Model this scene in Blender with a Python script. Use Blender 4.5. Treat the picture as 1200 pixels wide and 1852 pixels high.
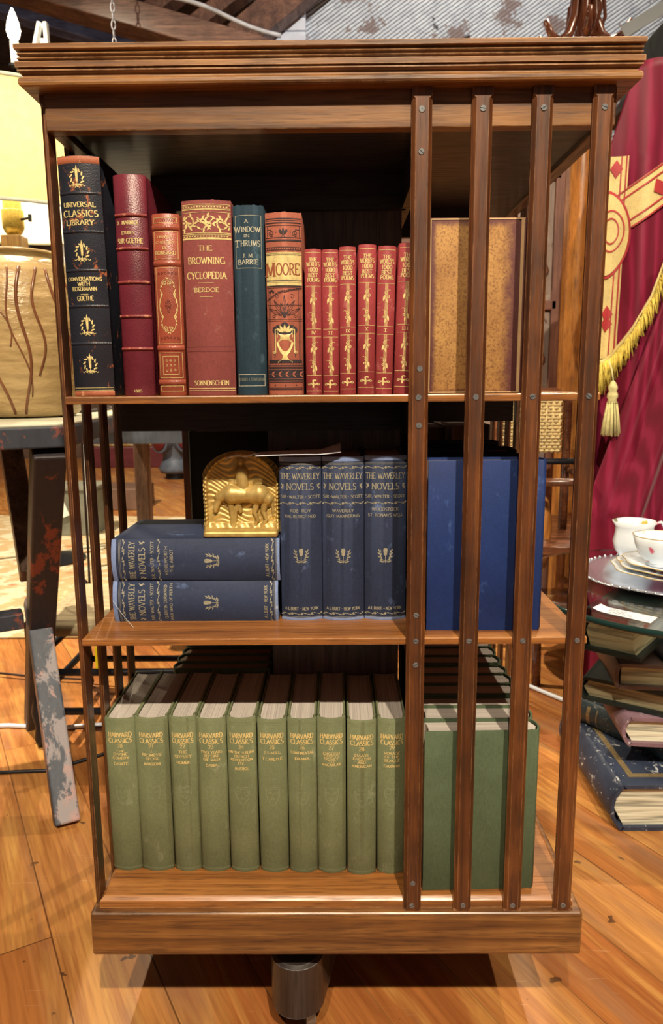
import bpy, bmesh, math, random
from mathutils import Matrix, Vector
random.seed(7)
SC = bpy.context.scene
for o in list(bpy.data.objects):
    bpy.data.objects.remove(o)
COL = SC.collection
R = math.radians

# ------------------------------------------------------------------ camera
cam_data = bpy.data.cameras.new('camera')
cam = bpy.data.objects.new('camera', cam_data)
COL.objects.link(cam)
YAW, PITCH, ROLL = -0.00864, 0.173857, -0.007856
fw = Vector((math.sin(YAW)*math.cos(PITCH), math.cos(YAW)*math.cos(PITCH), -math.sin(PITCH)))
rt = Vector((math.cos(YAW), -math.sin(YAW), 0))
up = rt.cross(fw)
rt2 = rt*math.cos(ROLL) + up*math.sin(ROLL)
up2 = -rt*math.sin(ROLL) + up*math.cos(ROLL)
mw = Matrix((rt2, up2, -fw)).transposed().to_4x4()
mw.translation = Vector((0.005806, -0.83662, 0.873844))
cam.matrix_world = mw
cam_data.sensor_fit = 'HORIZONTAL'
cam_data.sensor_width = 36.0
cam_data.lens = 1336.74/1200*36
cam_data.clip_start = 0.02
cam_data.clip_end = 60
cam_data.dof.use_dof = True
cam_data.dof.focus_distance = 0.90
cam_data.dof.aperture_fstop = 18.0
SC.camera = cam

# ------------------------------------------------------------------ world, lights, exposure
SC.view_settings.view_transform = 'Standard'
SC.view_settings.look = 'None'
SC.view_settings.gamma = 1.0
SC.view_settings.exposure = 0.0
w = bpy.data.worlds.new('world'); SC.world = w; w.use_nodes = True
w.node_tree.nodes['Background'].inputs[0].default_value = (1.0, 0.8, 0.62, 1)
w.node_tree.nodes['Background'].inputs[1].default_value = 0.13

def spot(name, loc, target, power, color, size=R(70), blend=0.6, radius=0.03):
    l = bpy.data.lights.new(name, 'SPOT'); l.energy = power; l.color = color
    l.spot_size = size; l.spot_blend = blend; l.shadow_soft_size = radius
    o = bpy.data.objects.new(name, l); COL.objects.link(o); o.location = loc
    o.rotation_euler = (Vector(target)-Vector(loc)).to_track_quat('-Z', 'Y').to_euler()
    return o
WARM = (1.0, 0.82, 0.60)
spot('key_or_fill_spot', (0.50, -2.5, 3.50), (0.1, 0.3, 0.6), 660, WARM, R(62), radius=0.035)
spot('key_or_fill_spot', (-0.33, -2.5, 3.45), (0.0, 0.3, 0.6), 350, WARM, R(62), radius=0.035)
spot('key_or_fill_spot', (-2.2, 1.6, 4.2), (-1.5, 3.6, 0.0), 1350, (1.0, 0.80, 0.56), R(100))  # added fill from above for the left background, no known fixture
spot('key_or_fill_spot', (2.2, 0.2, 4.2), (0.9, 1.4, 0.8), 330, (1.0, 0.82, 0.6), R(60))  # added to brighten the cope and the right side
spot('key_or_fill_spot', (0.9, 2.6, 3.9), (0.6, 4.9, 3.2), 270, (1.0, 0.9, 0.78), R(110))  # added to brighten the white lath wall
spot('key_or_fill_spot', (-.9, 3.4, 4.2), (-.55, 1.1, 0.2), 420, (1.0, 0.80, 0.56), R(40))  # added from behind to light the stool under the tables
spot('key_or_fill_spot', (1.4, 2.9, 4.0), (0.9, 1.9, 0.0), 330, (1.0, 0.80, 0.56), R(80))  # added fill for the background behind the right slats

# ------------------------------------------------------------------ helpers
def sl(c):
    c = c/255.0
    return c/12.92 if c <= 0.04045 else ((c+0.055)/1.055)**2.4
def C(r, g, b, k=1.0):
    """albedo of a thing that photographs as sRGB r,g,b under the warm lamps"""
    return (min(.95, sl(r)*k), min(.95, sl(g)/0.84*k), min(.95, sl(b)/0.64*k), 1)

ORG = {}
class G:
    def __init__(s): s.v = []; s.f = []
    def add(s, vs, fs):
        n = len(s.v); s.v += [tuple(p) for p in vs]; s.f += [tuple(i+n for i in f) for f in fs]; return s
    def box(s, x0, x1, y0, y1, z0, z1):
        return s.add([(x0,y0,z0),(x1,y0,z0),(x1,y1,z0),(x0,y1,z0),(x0,y0,z1),(x1,y0,z1),(x1,y1,z1),(x0,y1,z1)],
            [(0,3,2,1),(4,5,6,7),(0,1,5,4),(1,2,6,5),(2,3,7,6),(3,0,4,7)])
    def obox(s, a, b, w, t, upv=(0,0,1)):
        """bar from a to b, width w across, thickness t"""
        a = Vector(a); b = Vector(b); d = (b-a).normalized(); u = Vector(upv)
        x = d.cross(u)
        if x.length < 1e-4: x = d.cross(Vector((0,1,0)))
        x.normalize(); y = x.cross(d).normalized()
        x = x*w/2; y = y*t/2
        vs = [a-x-y, a+x-y, a+x+y, a-x+y, b-x-y, b+x-y, b+x+y, b-x+y]
        return s.add(vs, [(0,3,2,1),(4,5,6,7),(0,1,5,4),(1,2,6,5),(2,3,7,6),(3,0,4,7)])
    def prism(s, poly, z0, z1):
        n = len(poly)
        vs = [(x,y,z0) for x,y in poly] + [(x,y,z1) for x,y in poly]
        fs = [tuple(range(n-1,-1,-1)), tuple(range(n,2*n))] + [(i,(i+1)%n,n+(i+1)%n,n+i) for i in range(n)]
        return s.add(vs, fs)
    def lathe(s, prof, c=(0,0,0), n=32, cap=True, wob=None):
        vs = []; fs = []
        for k,(r,z) in enumerate(prof):
            for i in range(n):
                a = 2*math.pi*i/n
                rr = r*(1+(wob(a,z) if wob else 0))
                vs.append((c[0]+rr*math.cos(a), c[1]+rr*math.sin(a), c[2]+z))
        for k in range(len(prof)-1):
            for i in range(n):
                j = (i+1)%n
                fs.append((k*n+i, k*n+j, (k+1)*n+j, (k+1)*n+i))
        if cap:
            fs.append(tuple(range(n-1,-1,-1))); fs.append(tuple((len(prof)-1)*n+i for i in range(n)))
        return s.add(vs, fs)
    def tube(s, pts, r, n=10, cap=True):
        pts = [Vector(p) for p in pts]; m = len(pts); vs = []; fs = []
        rs = r if isinstance(r,(list,tuple)) else [r]*m
        prevx = None
        for i,p in enumerate(pts):
            d = (pts[min(i+1,m-1)]-pts[max(i-1,0)]).normalized()
            if prevx is None:
                x = d.cross(Vector((0,0,1)))
                if x.length < 1e-3: x = d.cross(Vector((0,1,0)))
            else:
                x = prevx - d*prevx.dot(d)
            x.normalize(); prevx = x; y = d.cross(x)
            for k in range(n):
                a = 2*math.pi*k/n
                vs.append(p + x*math.cos(a)*rs[i] + y*math.sin(a)*rs[i])
        for i in range(m-1):
            for k in range(n):
                j = (k+1)%n
                fs.append((i*n+k, i*n+j, (i+1)*n+j, (i+1)*n+k))
        if cap: fs.append(tuple(range(n-1,-1,-1))); fs.append(tuple((m-1)*n+k for k in range(n)))
        return s.add(vs, fs)
    def grid(s, fn, nu, nv):
        vs = [fn(i/nu, j/nv) for j in range(nv+1) for i in range(nu+1)]
        fs = [(j*(nu+1)+i, j*(nu+1)+i+1, (j+1)*(nu+1)+i+1, (j+1)*(nu+1)+i) for j in range(nv) for i in range(nu)]
        return s.add(vs, fs)
    def build(s, name, mat, parent=None, smooth=False, bevel=0, segs=2, solid=0, world=True, angle=40):
        o3 = Vector((0,0,0))
        if parent is not None and world: o3 = ORG.get(parent.name, Vector((0,0,0)))
        me = bpy.data.meshes.new(name)
        me.from_pydata([(p[0]-o3[0], p[1]-o3[1], p[2]-o3[2]) for p in s.v], [], s.f)
        bm = bmesh.new(); bm.from_mesh(me); bmesh.ops.recalc_face_normals(bm, faces=bm.faces); bm.to_mesh(me); bm.free()
        me.materials.append(mat)
        o = bpy.data.objects.new(name, me); COL.objects.link(o)
        if parent is not None:
            o.parent = parent; ORG[o.name] = o3
        if solid:
            m = o.modifiers.new('solid','SOLIDIFY'); m.thickness = solid; m.offset = 0
        if bevel:
            m = o.modifiers.new('bevel','BEVEL'); m.width = bevel; m.segments = segs; m.limit_method = 'ANGLE'; m.angle_limit = R(35)
        if smooth:
            for p in me.polygons: p.use_smooth = True
            if smooth == 'auto':
                bm = bmesh.new(); bm.from_mesh(me)
                for e in bm.edges:
                    if len(e.link_faces) == 2 and e.calc_face_angle(0) > R(angle): e.smooth = False
                bm.to_mesh(me); bm.free()
        return o

def tag(o, label=None, cat=None, group=None, kind=None):
    if label: o['label'] = label
    if cat: o['category'] = cat
    if group: o['group'] = group
    if kind: o['kind'] = kind
    return o
def thing(name, loc, label, cat, group=None, rot=None):
    o = bpy.data.objects.new(name, None); COL.objects.link(o)
    o.empty_display_size = 0.05
    o.location = loc
    if rot is not None: o.rotation_euler = rot
    ORG[o.name] = Vector(loc)
    return tag(o, label, cat, group)
def struct(o): o['kind'] = 'structure'; return o

# ------------------------------------------------------------------ materials
def new_mat(name):
    m = bpy.data.materials.new(name); m.use_nodes = True
    nt = m.node_tree; nt.nodes.clear()
    out = nt.nodes.new('ShaderNodeOutputMaterial'); b = nt.nodes.new('ShaderNodeBsdfPrincipled')
    nt.links.new(b.outputs[0], out.inputs[0])
    return m, nt, b
class N:
    def __init__(s, nt): s.nt = nt
    def node(s, t, **kw):
        n = s.nt.nodes.new(t)
        for k,v in kw.items(): setattr(n, k, v)
        return n
    def put(s, sock, val):
        if hasattr(val, 'is_output') or isinstance(val, bpy.types.NodeSocket): s.nt.links.new(val, sock)
        else: sock.default_value = val
    def coord(s, scale=(1,1,1), rot=(0,0,0), rnd=True):
        t = s.node('ShaderNodeTexCoord'); v = t.outputs['Object']
        if rnd:
            oi = s.node('ShaderNodeObjectInfo'); mu = s.node('ShaderNodeMath', operation='MULTIPLY'); mu.inputs[1].default_value = 7.3
            s.nt.links.new(oi.outputs['Random'], mu.inputs[0])
            va = s.node('ShaderNodeVectorMath', operation='ADD'); s.nt.links.new(v, va.inputs[0]); s.nt.links.new(mu.outputs[0], va.inputs[1]); v = va.outputs[0]
        mp = s.node('ShaderNodeMapping'); mp.inputs['Scale'].default_value = scale; mp.inputs['Rotation'].default_value = rot
        s.nt.links.new(v, mp.inputs[0]); return mp.outputs[0]
    def noise(s, vec, scale=5, detail=4, rough=.6, dist=0):
        n = s.node('ShaderNodeTexNoise'); s.nt.links.new(vec, n.inputs['Vector'])
        n.inputs['Scale'].default_value = scale; n.inputs['Detail'].default_value = detail
        n.inputs['Roughness'].default_value = rough; n.inputs['Distortion'].default_value = dist
        return n.outputs['Fac']
    def ramp(s, fac, stops):
        n = s.node('ShaderNodeValToRGB'); s.nt.links.new(fac, n.inputs[0]); e = n.color_ramp.elements
        while len(e) < len(stops): e.new(.5)
        for k,(p,c) in enumerate(stops): e[k].position = p; e[k].color = c if len(c) == 4 else (*c, 1)
        return n.outputs[0]
    def mix(s, fac, a, b, mode='MIX'):
        n = s.node('ShaderNodeMix', data_type='RGBA', blend_type=mode)
        s.put(n.inputs[0], fac); s.put(n.inputs[6], a); s.put(n.inputs[7], b); return n.outputs[2]
    def bump(s, b, h, strength=.3, dist=.001):
        n = s.node('ShaderNodeBump'); n.inputs['Strength'].default_value = strength; n.inputs['Distance'].default_value = dist
        s.nt.links.new(h, n.inputs['Height']); s.nt.links.new(n.outputs[0], b.inputs['Normal'])

W0 = (0,0,0,1); W1 = (1,1,1,1)
def wood(name, dark, mid, light, axis=2, rough=.38, across=70, along=2.6, stain=.55, coat=.25, worn=None):
    m, nt, b = new_mat(name); n = N(nt)
    sc = [across]*3; sc[axis] = along
    fine = [across*5]*3; fine[axis] = along*7
    g = n.noise(n.coord(tuple(sc)), 1, 6, .62, .6)
    base = n.ramp(g, [(.28, dark), (.5, mid), (.74, light)])
    pores = n.noise(n.coord(tuple(fine)), 1, 3, .6)
    base = n.mix(n.ramp(pores, [(.34, (.55,)*3), (.48, W0)]), base, tuple(c*.5 for c in dark[:3])+(1,))
    blot = n.noise(n.coord((7,7,7)), 1, 3, .55)
    base = n.mix(n.ramp(blot, [(.36, (stain,)*3), (.6, W0)]), base, tuple(c*.7 for c in dark[:3])+(1,))
    if worn:                                                   # rubbed arrises
        bv = n.node('ShaderNodeBevel', samples=4); bv.inputs['Radius'].default_value = .0016
        ge = n.node('ShaderNodeNewGeometry'); dp = n.node('ShaderNodeVectorMath', operation='DOT_PRODUCT')
        nt.links.new(bv.outputs[0], dp.inputs[0]); nt.links.new(ge.outputs['Normal'], dp.inputs[1])
        ed_ = n.ramp(dp.outputs['Value'], [(.90,(.8,)*3),(.985,W0)])
        sc_ = n.ramp(n.noise(n.coord((40,40,40)),1,4,.7), [(.40,W0),(.60,W1)])
        base = n.mix(n.mix(1.0, ed_, sc_, 'MULTIPLY'), base, worn)
    nt.links.new(base, b.inputs['Base Color'])
    nt.links.new(n.ramp(pores, [(.3, (rough+.25,)*3), (.6, (rough,)*3)]), b.inputs['Roughness'])
    b.inputs['Coat Weight'].default_value = coat; b.inputs['Coat Roughness'].default_value = .22
    n.bump(b, pores, .25, .0006)
    return m
def plain(name, col, rough=.5, metal=0, var=.25, scale=12, bump=0, spec=.5):
    m, nt, b = new_mat(name); n = N(nt)
    f = n.noise(n.coord((scale,)*3), 1, 5, .6)
    d = tuple(c*(1-var) for c in col[:3])+(1,); l = tuple(min(1, c*(1+var)) for c in col[:3])+(1,)
    nt.links.new(n.ramp(f, [(.3, d), (.7, l)]), b.inputs['Base Color'])
    b.inputs['Roughness'].default_value = rough; b.inputs['Metallic'].default_value = metal
    b.inputs['Specular IOR Level'].default_value = spec
    if bump: n.bump(b, n.noise(n.coord((scale*12,)*3), 1, 3, .6), bump, .0006)
    return m
def cloth(name, col, worn=None, weave=1500, rough=.75, var=.18, slub=True):
    m, nt, b = new_mat(name); n = N(nt)
    big = n.noise(n.coord((14,14,14)), 1, 4, .6)
    d = tuple(c*(1-var) for c in col[:3])+(1,); l = tuple(min(1,c*(1+var)) for c in col[:3])+(1,)
    base = n.ramp(big, [(.3, d), (.7, l)])
    thr = n.noise(n.coord((weave*.12, weave*.12, weave)), 1, 2, .5)
    thr2 = n.noise(n.coord((weave, weave, weave*.12)), 1, 2, .5)
    base = n.mix(n.ramp(thr, [(.35,(.32,)*3),(.6,W0)]), base, tuple(c*.55 for c in col[:3])+(1,))
    base = n.mix(n.ramp(thr2, [(.4,W0),(.68,(.28,)*3)]), base, tuple(min(1,c*1.6) for c in col[:3])+(1,))
    if worn:
        wv = n.noise(n.coord((45,45,28)), 1, 6, .7)
        base = n.mix(n.ramp(wv, [(.60,W0),(.72,(.75,)*3)]), base, worn)
    nt.links.new(base, b.inputs['Base Color']); b.inputs['Roughness'].default_value = rough
    b.inputs['Specular IOR Level'].default_value = .3
    n.bump(b, thr, .2, .0003)
    return m
def leather(name, col, worn, amount=.62, rough=.42, grain=700):
    m, nt, b = new_mat(name); n = N(nt)
    big = n.noise(n.coord((18,18,18)), 1, 4, .6)
    base = n.ramp(big, [(.3, tuple(c*.72 for c in col[:3])+(1,)), (.7, tuple(min(1,c*1.2) for c in col[:3])+(1,))])
    wv = n.noise(n.coord((60,60,40)), 1, 8, .75, .5)
    base = n.mix(n.ramp(wv, [(amount,W0),(amount+.05,W1)]), base, worn)
    nt.links.new(base, b.inputs['Base Color']); b.inputs['Roughness'].default_value = rough
    v = n.node('ShaderNodeTexVoronoi'); v.inputs['Scale'].default_value = grain
    t = n.node('ShaderNodeTexCoord'); nt.links.new(t.outputs['Object'], v.inputs['Vector'])
    n.bump(b, v.outputs['Distance'], .35, .0005)
    return m
def pages(name, col, axis=0, freq=1400):
    m, nt, b = new_mat(name); n = N(nt)
    sc = [6,6,6]; sc[axis] = freq
    f = n.noise(n.coord(tuple(sc)), 1, 2, .5)
    base = n.ramp(f, [(.3, tuple(c*.55 for c in col[:3])+(1,)), (.62, col)])
    nt.links.new(base, b.inputs['Base Color']); b.inputs['Roughness'].default_value = .85
    n.bump(b, f, .4, .0005)
    return m
def gilt(name, col, metal=.55, rough=.35, worn=None):
    m, nt, b = new_mat(name); n = N(nt)
    f = n.noise(n.coord((160,160,160)), 1, 4, .7)
    base = n.ramp(f, [(.3, tuple(c*.62 for c in col[:3])+(1,)), (.6, col)])
    nt.links.new(base, b.inputs['Base Color'])
    b.inputs['Metallic'].default_value = metal; b.inputs['Roughness'].default_value = rough
    return m
def painted(name, base_c, worn_c, amt=.55, sc=(30,30,8), rough=.6, worn2=None):
    m, nt, b = new_mat(name); n = N(nt)
    f = n.noise(n.coord(sc), 1, 8, .7, .4)
    f2 = n.noise(n.coord((90,90,20)), 1, 4, .6)
    c = n.mix(n.ramp(f2, [(.35,W0),(.7,(.6,)*3)]), base_c, tuple(min(1,x*1.7) for x in base_c[:3])+(1,))
    wc = worn_c
    if worn2: wc = n.mix(n.ramp(n.noise(n.coord((20,20,20)),1,3,.6), [(.45,W0),(.55,W1)]), worn_c, worn2)
    c = n.mix(n.ramp(f, [(amt,W0),(amt+.04,W1)]), c, wc)
    nt.links.new(c, b.inputs['Base Color']); b.inputs['Roughness'].default_value = rough
    n.bump(b, f2, .3, .001)
    return m
def emit(name, col, s):
    m = bpy.data.materials.new(name); m.use_nodes = True; nt = m.node_tree; nt.nodes.clear()
    out = nt.nodes.new('ShaderNodeOutputMaterial'); e = nt.nodes.new('ShaderNodeEmission')
    e.inputs[0].default_value = (*col, 1); e.inputs[1].default_value = s
    nt.links.new(e.outputs[0], out.inputs[0]); return m

CASE_V = wood('walnut_upright', C(52,25,11), C(98,51,21), C(138,78,33), 2, stain=.7, worn=C(186,126,76))
CASE_X = wood('walnut_rail', C(70,38,16), C(126,76,32), C(168,112,54), 0, stain=.5, worn=C(206,152,96))
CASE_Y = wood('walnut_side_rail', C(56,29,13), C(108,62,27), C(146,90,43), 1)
SHELF = wood('walnut_shelf', C(98,54,22), C(156,92,38), C(184,118,56), 0, rough=.34, stain=.25, worn=C(216,162,104))
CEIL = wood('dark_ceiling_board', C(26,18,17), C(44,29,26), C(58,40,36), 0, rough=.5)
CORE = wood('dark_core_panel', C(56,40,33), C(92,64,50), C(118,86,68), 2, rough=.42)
EBON = wood('black_stained_wood', C(34,27,22), C(56,45,36), C(74,60,48), 2, rough=.34, stain=.3, worn=C(176,170,160))
STEEL = plain('steel', C(112,106,96), .4, .35, .3, 300)
DARKMETAL = plain('dark_iron', C(40,38,38), .45, .6, .2, 40)
CASTER = plain('caster_metal', C(150,140,120), .35, .8, .2, 60)
PAGE = pages('cream_page_edges', C(196,176,150))
PAGE_OLD = pages('aged_page_edges', C(150,122,92))
GILT = gilt('gilt_gold', C(240,204,124), .2, .4)
GILT_DULL = gilt('dull_gilt', C(168,148,108), .15, .5)

# ------------------------------------------------------------------ stamped lettering and ornament
def arc(cx, cy, rx, ry, a0, a1, n=9):
    return [(cx+rx*math.cos(R(a0+(a1-a0)*i/n)), cy+ry*math.sin(R(a0+(a1-a0)*i/n))) for i in range(n+1)]
FONT = {
 'A': (.76, [[(0,0),(.38,1)],[(.38,1),(.76,0)],[(.13,.34),(.63,.34)]]),
 'B': (.6, [[(.06,0),(.06,1)],[(.06,1),(.28,1)]+arc(.28,.77,.24,.23,90,-90)+[(.06,.54)],[(.28,.54)]+arc(.3,.27,.28,.27,90,-90)+[(.06,0)]]),
 'C': (.74, [arc(.42,.5,.4,.5,48,312,16)]),
 'D': (.74, [[(.06,0),(.06,1)],[(.06,1),(.26,1)]+arc(.28,.5,.42,.5,90,-90,12)+[(.06,0)]]),
 'E': (.56, [[(.06,0),(.06,1)],[(.06,1),(.54,1),(.54,.86)],[(.06,.52),(.42,.52)],[(.06,0),(.56,0),(.56,.15)]]),
 'F': (.54, [[(.06,0),(.06,1)],[(.06,1),(.54,1),(.54,.84)],[(.06,.52),(.42,.52)]]),
 'G': (.78, [arc(.42,.5,.4,.5,48,330,16),[(.76,.0),(.76,.42)],[(.54,.42),(.8,.42)]]),
 'H': (.74, [[(.06,0),(.06,1)],[(.68,0),(.68,1)],[(.06,.52),(.68,.52)]]),
 'I': (.22, [[(.11,0),(.11,1)]]),
 'J': (.42, [[(.32,1),(.32,.25)],arc(.16,.22,.16,.22,0,-150)]),
 'K': (.68, [[(.06,0),(.06,1)],[(.08,.42),(.62,1)],[(.26,.6),(.66,0)]]),
 'L': (.54, [[(.06,0),(.06,1)],[(.06,0),(.54,0),(.54,.16)]]),
 'M': (.88, [[(.06,0),(.1,1)],[(.1,1),(.44,.1)],[(.44,.1),(.78,1)],[(.78,1),(.82,0)]]),
 'N': (.76, [[(.08,0),(.08,1)],[(.08,1),(.68,0)],[(.68,0),(.68,1)]]),
 'O': (.82, [arc(.41,.5,.4,.5,90,450,20)]),
 'P': (.56, [[(.06,0),(.06,1)],[(.06,1),(.26,1)]+arc(.26,.74,.28,.26,90,-90)+[(.06,.48)]]),
 'Q': (.82, [arc(.41,.5,.4,.5,90,450,20),[(.4,.2),(.82,-.12)]]),
 'R': (.64, [[(.06,0),(.06,1)],[(.06,1),(.26,1)]+arc(.26,.75,.27,.25,90,-90)+[(.06,.5)],[(.26,.5),(.64,0)]]),
 'S': (.54, [arc(.27,.75,.22,.25,35,270,10)+arc(.27,.25,.25,.25,90,-145,10)]),
 'T': (.66, [[(.33,0),(.33,1)],[(0,.86),(0,1),(.66,1),(.66,.86)]]),
 'U': (.72, [[(.07,1),(.07,.32)]+arc(.36,.3,.29,.3,180,360,10)+[(.65,1)]]),
 'V': (.72, [[(0,1),(.36,0)],[(.36,0),(.72,1)]]),
 'W': (1.06, [[(0,1),(.28,0)],[(.28,0),(.53,.9)],[(.53,.9),(.78,0)],[(.78,0),(1.06,1)]]),
 'X': (.7, [[(.02,1),(.68,0)],[(.02,0),(.68,1)]]),
 'Y': (.68, [[(0,1),(.34,.46)],[(.68,1),(.34,.46)],[(.34,.46),(.34,0)]]),
 'Z': (.6, [[(.02,.86),(.02,1),(.58,1),(.02,0),(.6,0),(.6,.14)]]),
 '0': (.6, [arc(.3,.5,.27,.5,90,450,16)]), '1': (.36, [[(.04,.82),(.18,1),(.18,0)]]),
 '2': (.56, [arc(.27,.72,.24,.28,165,-35,10)+[(.02,0),(.54,0)]]),
 '3': (.54, [arc(.25,.75,.22,.25,150,-90,10)+arc(.25,.25,.25,.25,90,-150,10)]),
 '4': (.6, [[(.44,0),(.44,1),(.0,.3),(.6,.3)]]), '5': (.54, [[(.48,1),(.1,1),(.06,.56)]+arc(.25,.3,.26,.3,110,-150,10)]),
 '6': (.56, [[(.46,.98)]+arc(.28,.3,.25,.3,140,500,16)]), '7': (.54, [[(.02,.86),(.02,1),(.52,1),(.18,0)]]),
 '8': (.56, [arc(.28,.76,.21,.24,90,450,14),arc(.28,.27,.25,.27,90,450,14)]),
 '9': (.56, [arc(.28,.7,.25,.3,-40,320,16)+[(.12,.02)]]),
 '.': (.2, [[(.06,.04),(.14,.04)]]), '-': (.34, [[(.02,.45),(.32,.45)]]), "'": (.16, [[(.1,1),(.06,.75)]]),
 '&': (.7, [[(.66,0),(.16,.7)]+arc(.3,.82,.17,.18,200,-20,8)+arc(.26,.26,.26,.26,70,330,10)]),
 ' ': (.34, []),
}
class Ink:
    """flat stamped marks laid on a curved spine: u across, v up"""
    def __init__(s): s.q = []
    def poly(s, pts): s.q.append(list(pts)); return s
    def rect(s, u0, u1, v0, v1):
        n = max(1, int(abs(u1-u0)/.003))
        for i in range(n):
            a = u0+(u1-u0)*i/n; b = u0+(u1-u0)*(i+1)/n
            s.q.append([(a,v0),(b,v0),(b,v1),(a,v1)])
        return s
    def frame(s, u0, u1, v0, v1, t):
        s.rect(u0,u1,v0,v0+t); s.rect(u0,u1,v1-t,v1); s.rect(u0,u0+t,v0+t,v1-t); s.rect(u1-t,u1,v0+t,v1-t); return s
    def line(s, pts, wt, nib=None):
        out = []
        for (a,b) in zip(pts[:-1], pts[1:]):
            n = max(1, int(abs(b[0]-a[0])/.003))
            for i in range(n): out.append((a[0]+(b[0]-a[0])*i/n, a[1]+(b[1]-a[1])*i/n))
        out.append(pts[-1]); pts = out
        L = []; m = len(pts)
        for i,p in enumerate(pts):
            a = pts[max(i-1,0)]; b = pts[min(i+1,m-1)]
            dx = b[0]-a[0]; dy = b[1]-a[1]; d = math.hypot(dx,dy) or 1e-9
            ww = wt[i*(len(wt)-1)//(m-1 or 1)] if isinstance(wt,list) else wt
            if nib: ww = nib[1] + (nib[0]-nib[1])*abs(dy/d)**1.2
            nx, ny = -dy/d*ww/2, dx/d*ww/2
            L.append(((p[0]+nx,p[1]+ny),(p[0]-nx,p[1]-ny)))
        for i in range(m-1): s.q.append([L[i][0], L[i+1][0], L[i+1][1], L[i][1]])
        return s
    def leaf(s, x, y, ln, wd, ang):
        c = math.cos(R(ang)); q = math.sin(R(ang))
        pts = [(0,0),(.3,.5),(.65,.42),(1,0),(.65,-.42),(.3,-.5)]
        return s.poly([(x+c*a*ln-q*b*wd, y+q*a*ln+c*b*wd) for a,b in pts])
    def dot(s, x, y, r, ry=None, n=10):
        return s.poly([(x+r*math.cos(2*math.pi*i/n), y+(ry or r)*math.sin(2*math.pi*i/n)) for i in range(n)])
    def spiral(s, x, y, r0, r1, turns, a0, wt, n=18, fy=1):
        return s.line([(x+(r0+(r1-r0)*i/n)*math.cos(R(a0+turns*360*i/n)), y+fy*(r0+(r1-r0)*i/n)*math.sin(R(a0+turns*360*i/n))) for i in range(n+1)], wt)
    def text(s, txt, u, v, cap, width, thick=.15, thin=.075, serif=True):
        if txt == '-':
            return s.rect(u-width/2, u+width/2, v, v+cap)
        ks = .16
        tot = sum(FONT[ch][0]+ks for ch in txt)-ks
        kx = width/(tot or 1); x = u-width/2
        nib = (thick*min(cap,kx*1.3), thin*min(cap,kx*1.6))
        for ch in txt:
            wd, st = FONT[ch]
            for pl in st:
                P = [(x+a*kx, v+b*cap) for a,b in pl]
                s.line(P, 0, nib)
                if serif and len(pl) == 2:
                    (a0,b0),(a1,b1) = pl
                    if abs(b1-b0) > .4:
                        for (a,b) in (pl[0],pl[1]):
                            if b < .02 or b > .98:
                                if ch in 'AVWMNXYK' and ((ch=='A' and b>.9) or (ch in 'VW' and b<.1) or (ch=='M' and b<.98 and b>.02)): continue
                                uu = x+a*kx; vv = v+b*cap; hw = .15*kx
                                vv = vv if b < .5 else vv-nib[1]
                                s.rect(uu-hw, uu+hw, vv, vv+nib[1])
            x += (wd+ks)*kx
        return s
    def vine(s, u0, u1, v0, v1, n=5):
        """leafy running border"""
        h = v1-v0; mid = (v0+v1)/2; L = u1-u0
        s.line([(u0+L*i/40, mid+h*.18*math.sin(i/40*n*math.pi*2)) for i in range(41)], h*.12)
        for k in range(n*4):
            x = u0+L*(k+.5)/(n*4); sg = 1 if k%2 else -1
            s.leaf(x, mid, h*.75, h*.28, (150 if k%4<2 else 35)*sg)
            if k%3 == 0: s.spiral(x, mid+sg*h*.2, h*.02, h*.2, .9, 0, h*.09, 8)
        return s
    def build(s, name, mat, parent, S, eps=.0003):
        me = bpy.data.meshes.new(name); V = []; F = []
        for q in s.q:
            k = len(V); V += [(u, S(u)-eps, v) for u,v in q]; F.append(tuple(range(k, k+len(q))))
        me.from_pydata(V, [], F); me.materials.append(mat)
        o = bpy.data.objects.new(name, me); COL.objects.link(o); o.parent = parent
        return o

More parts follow.
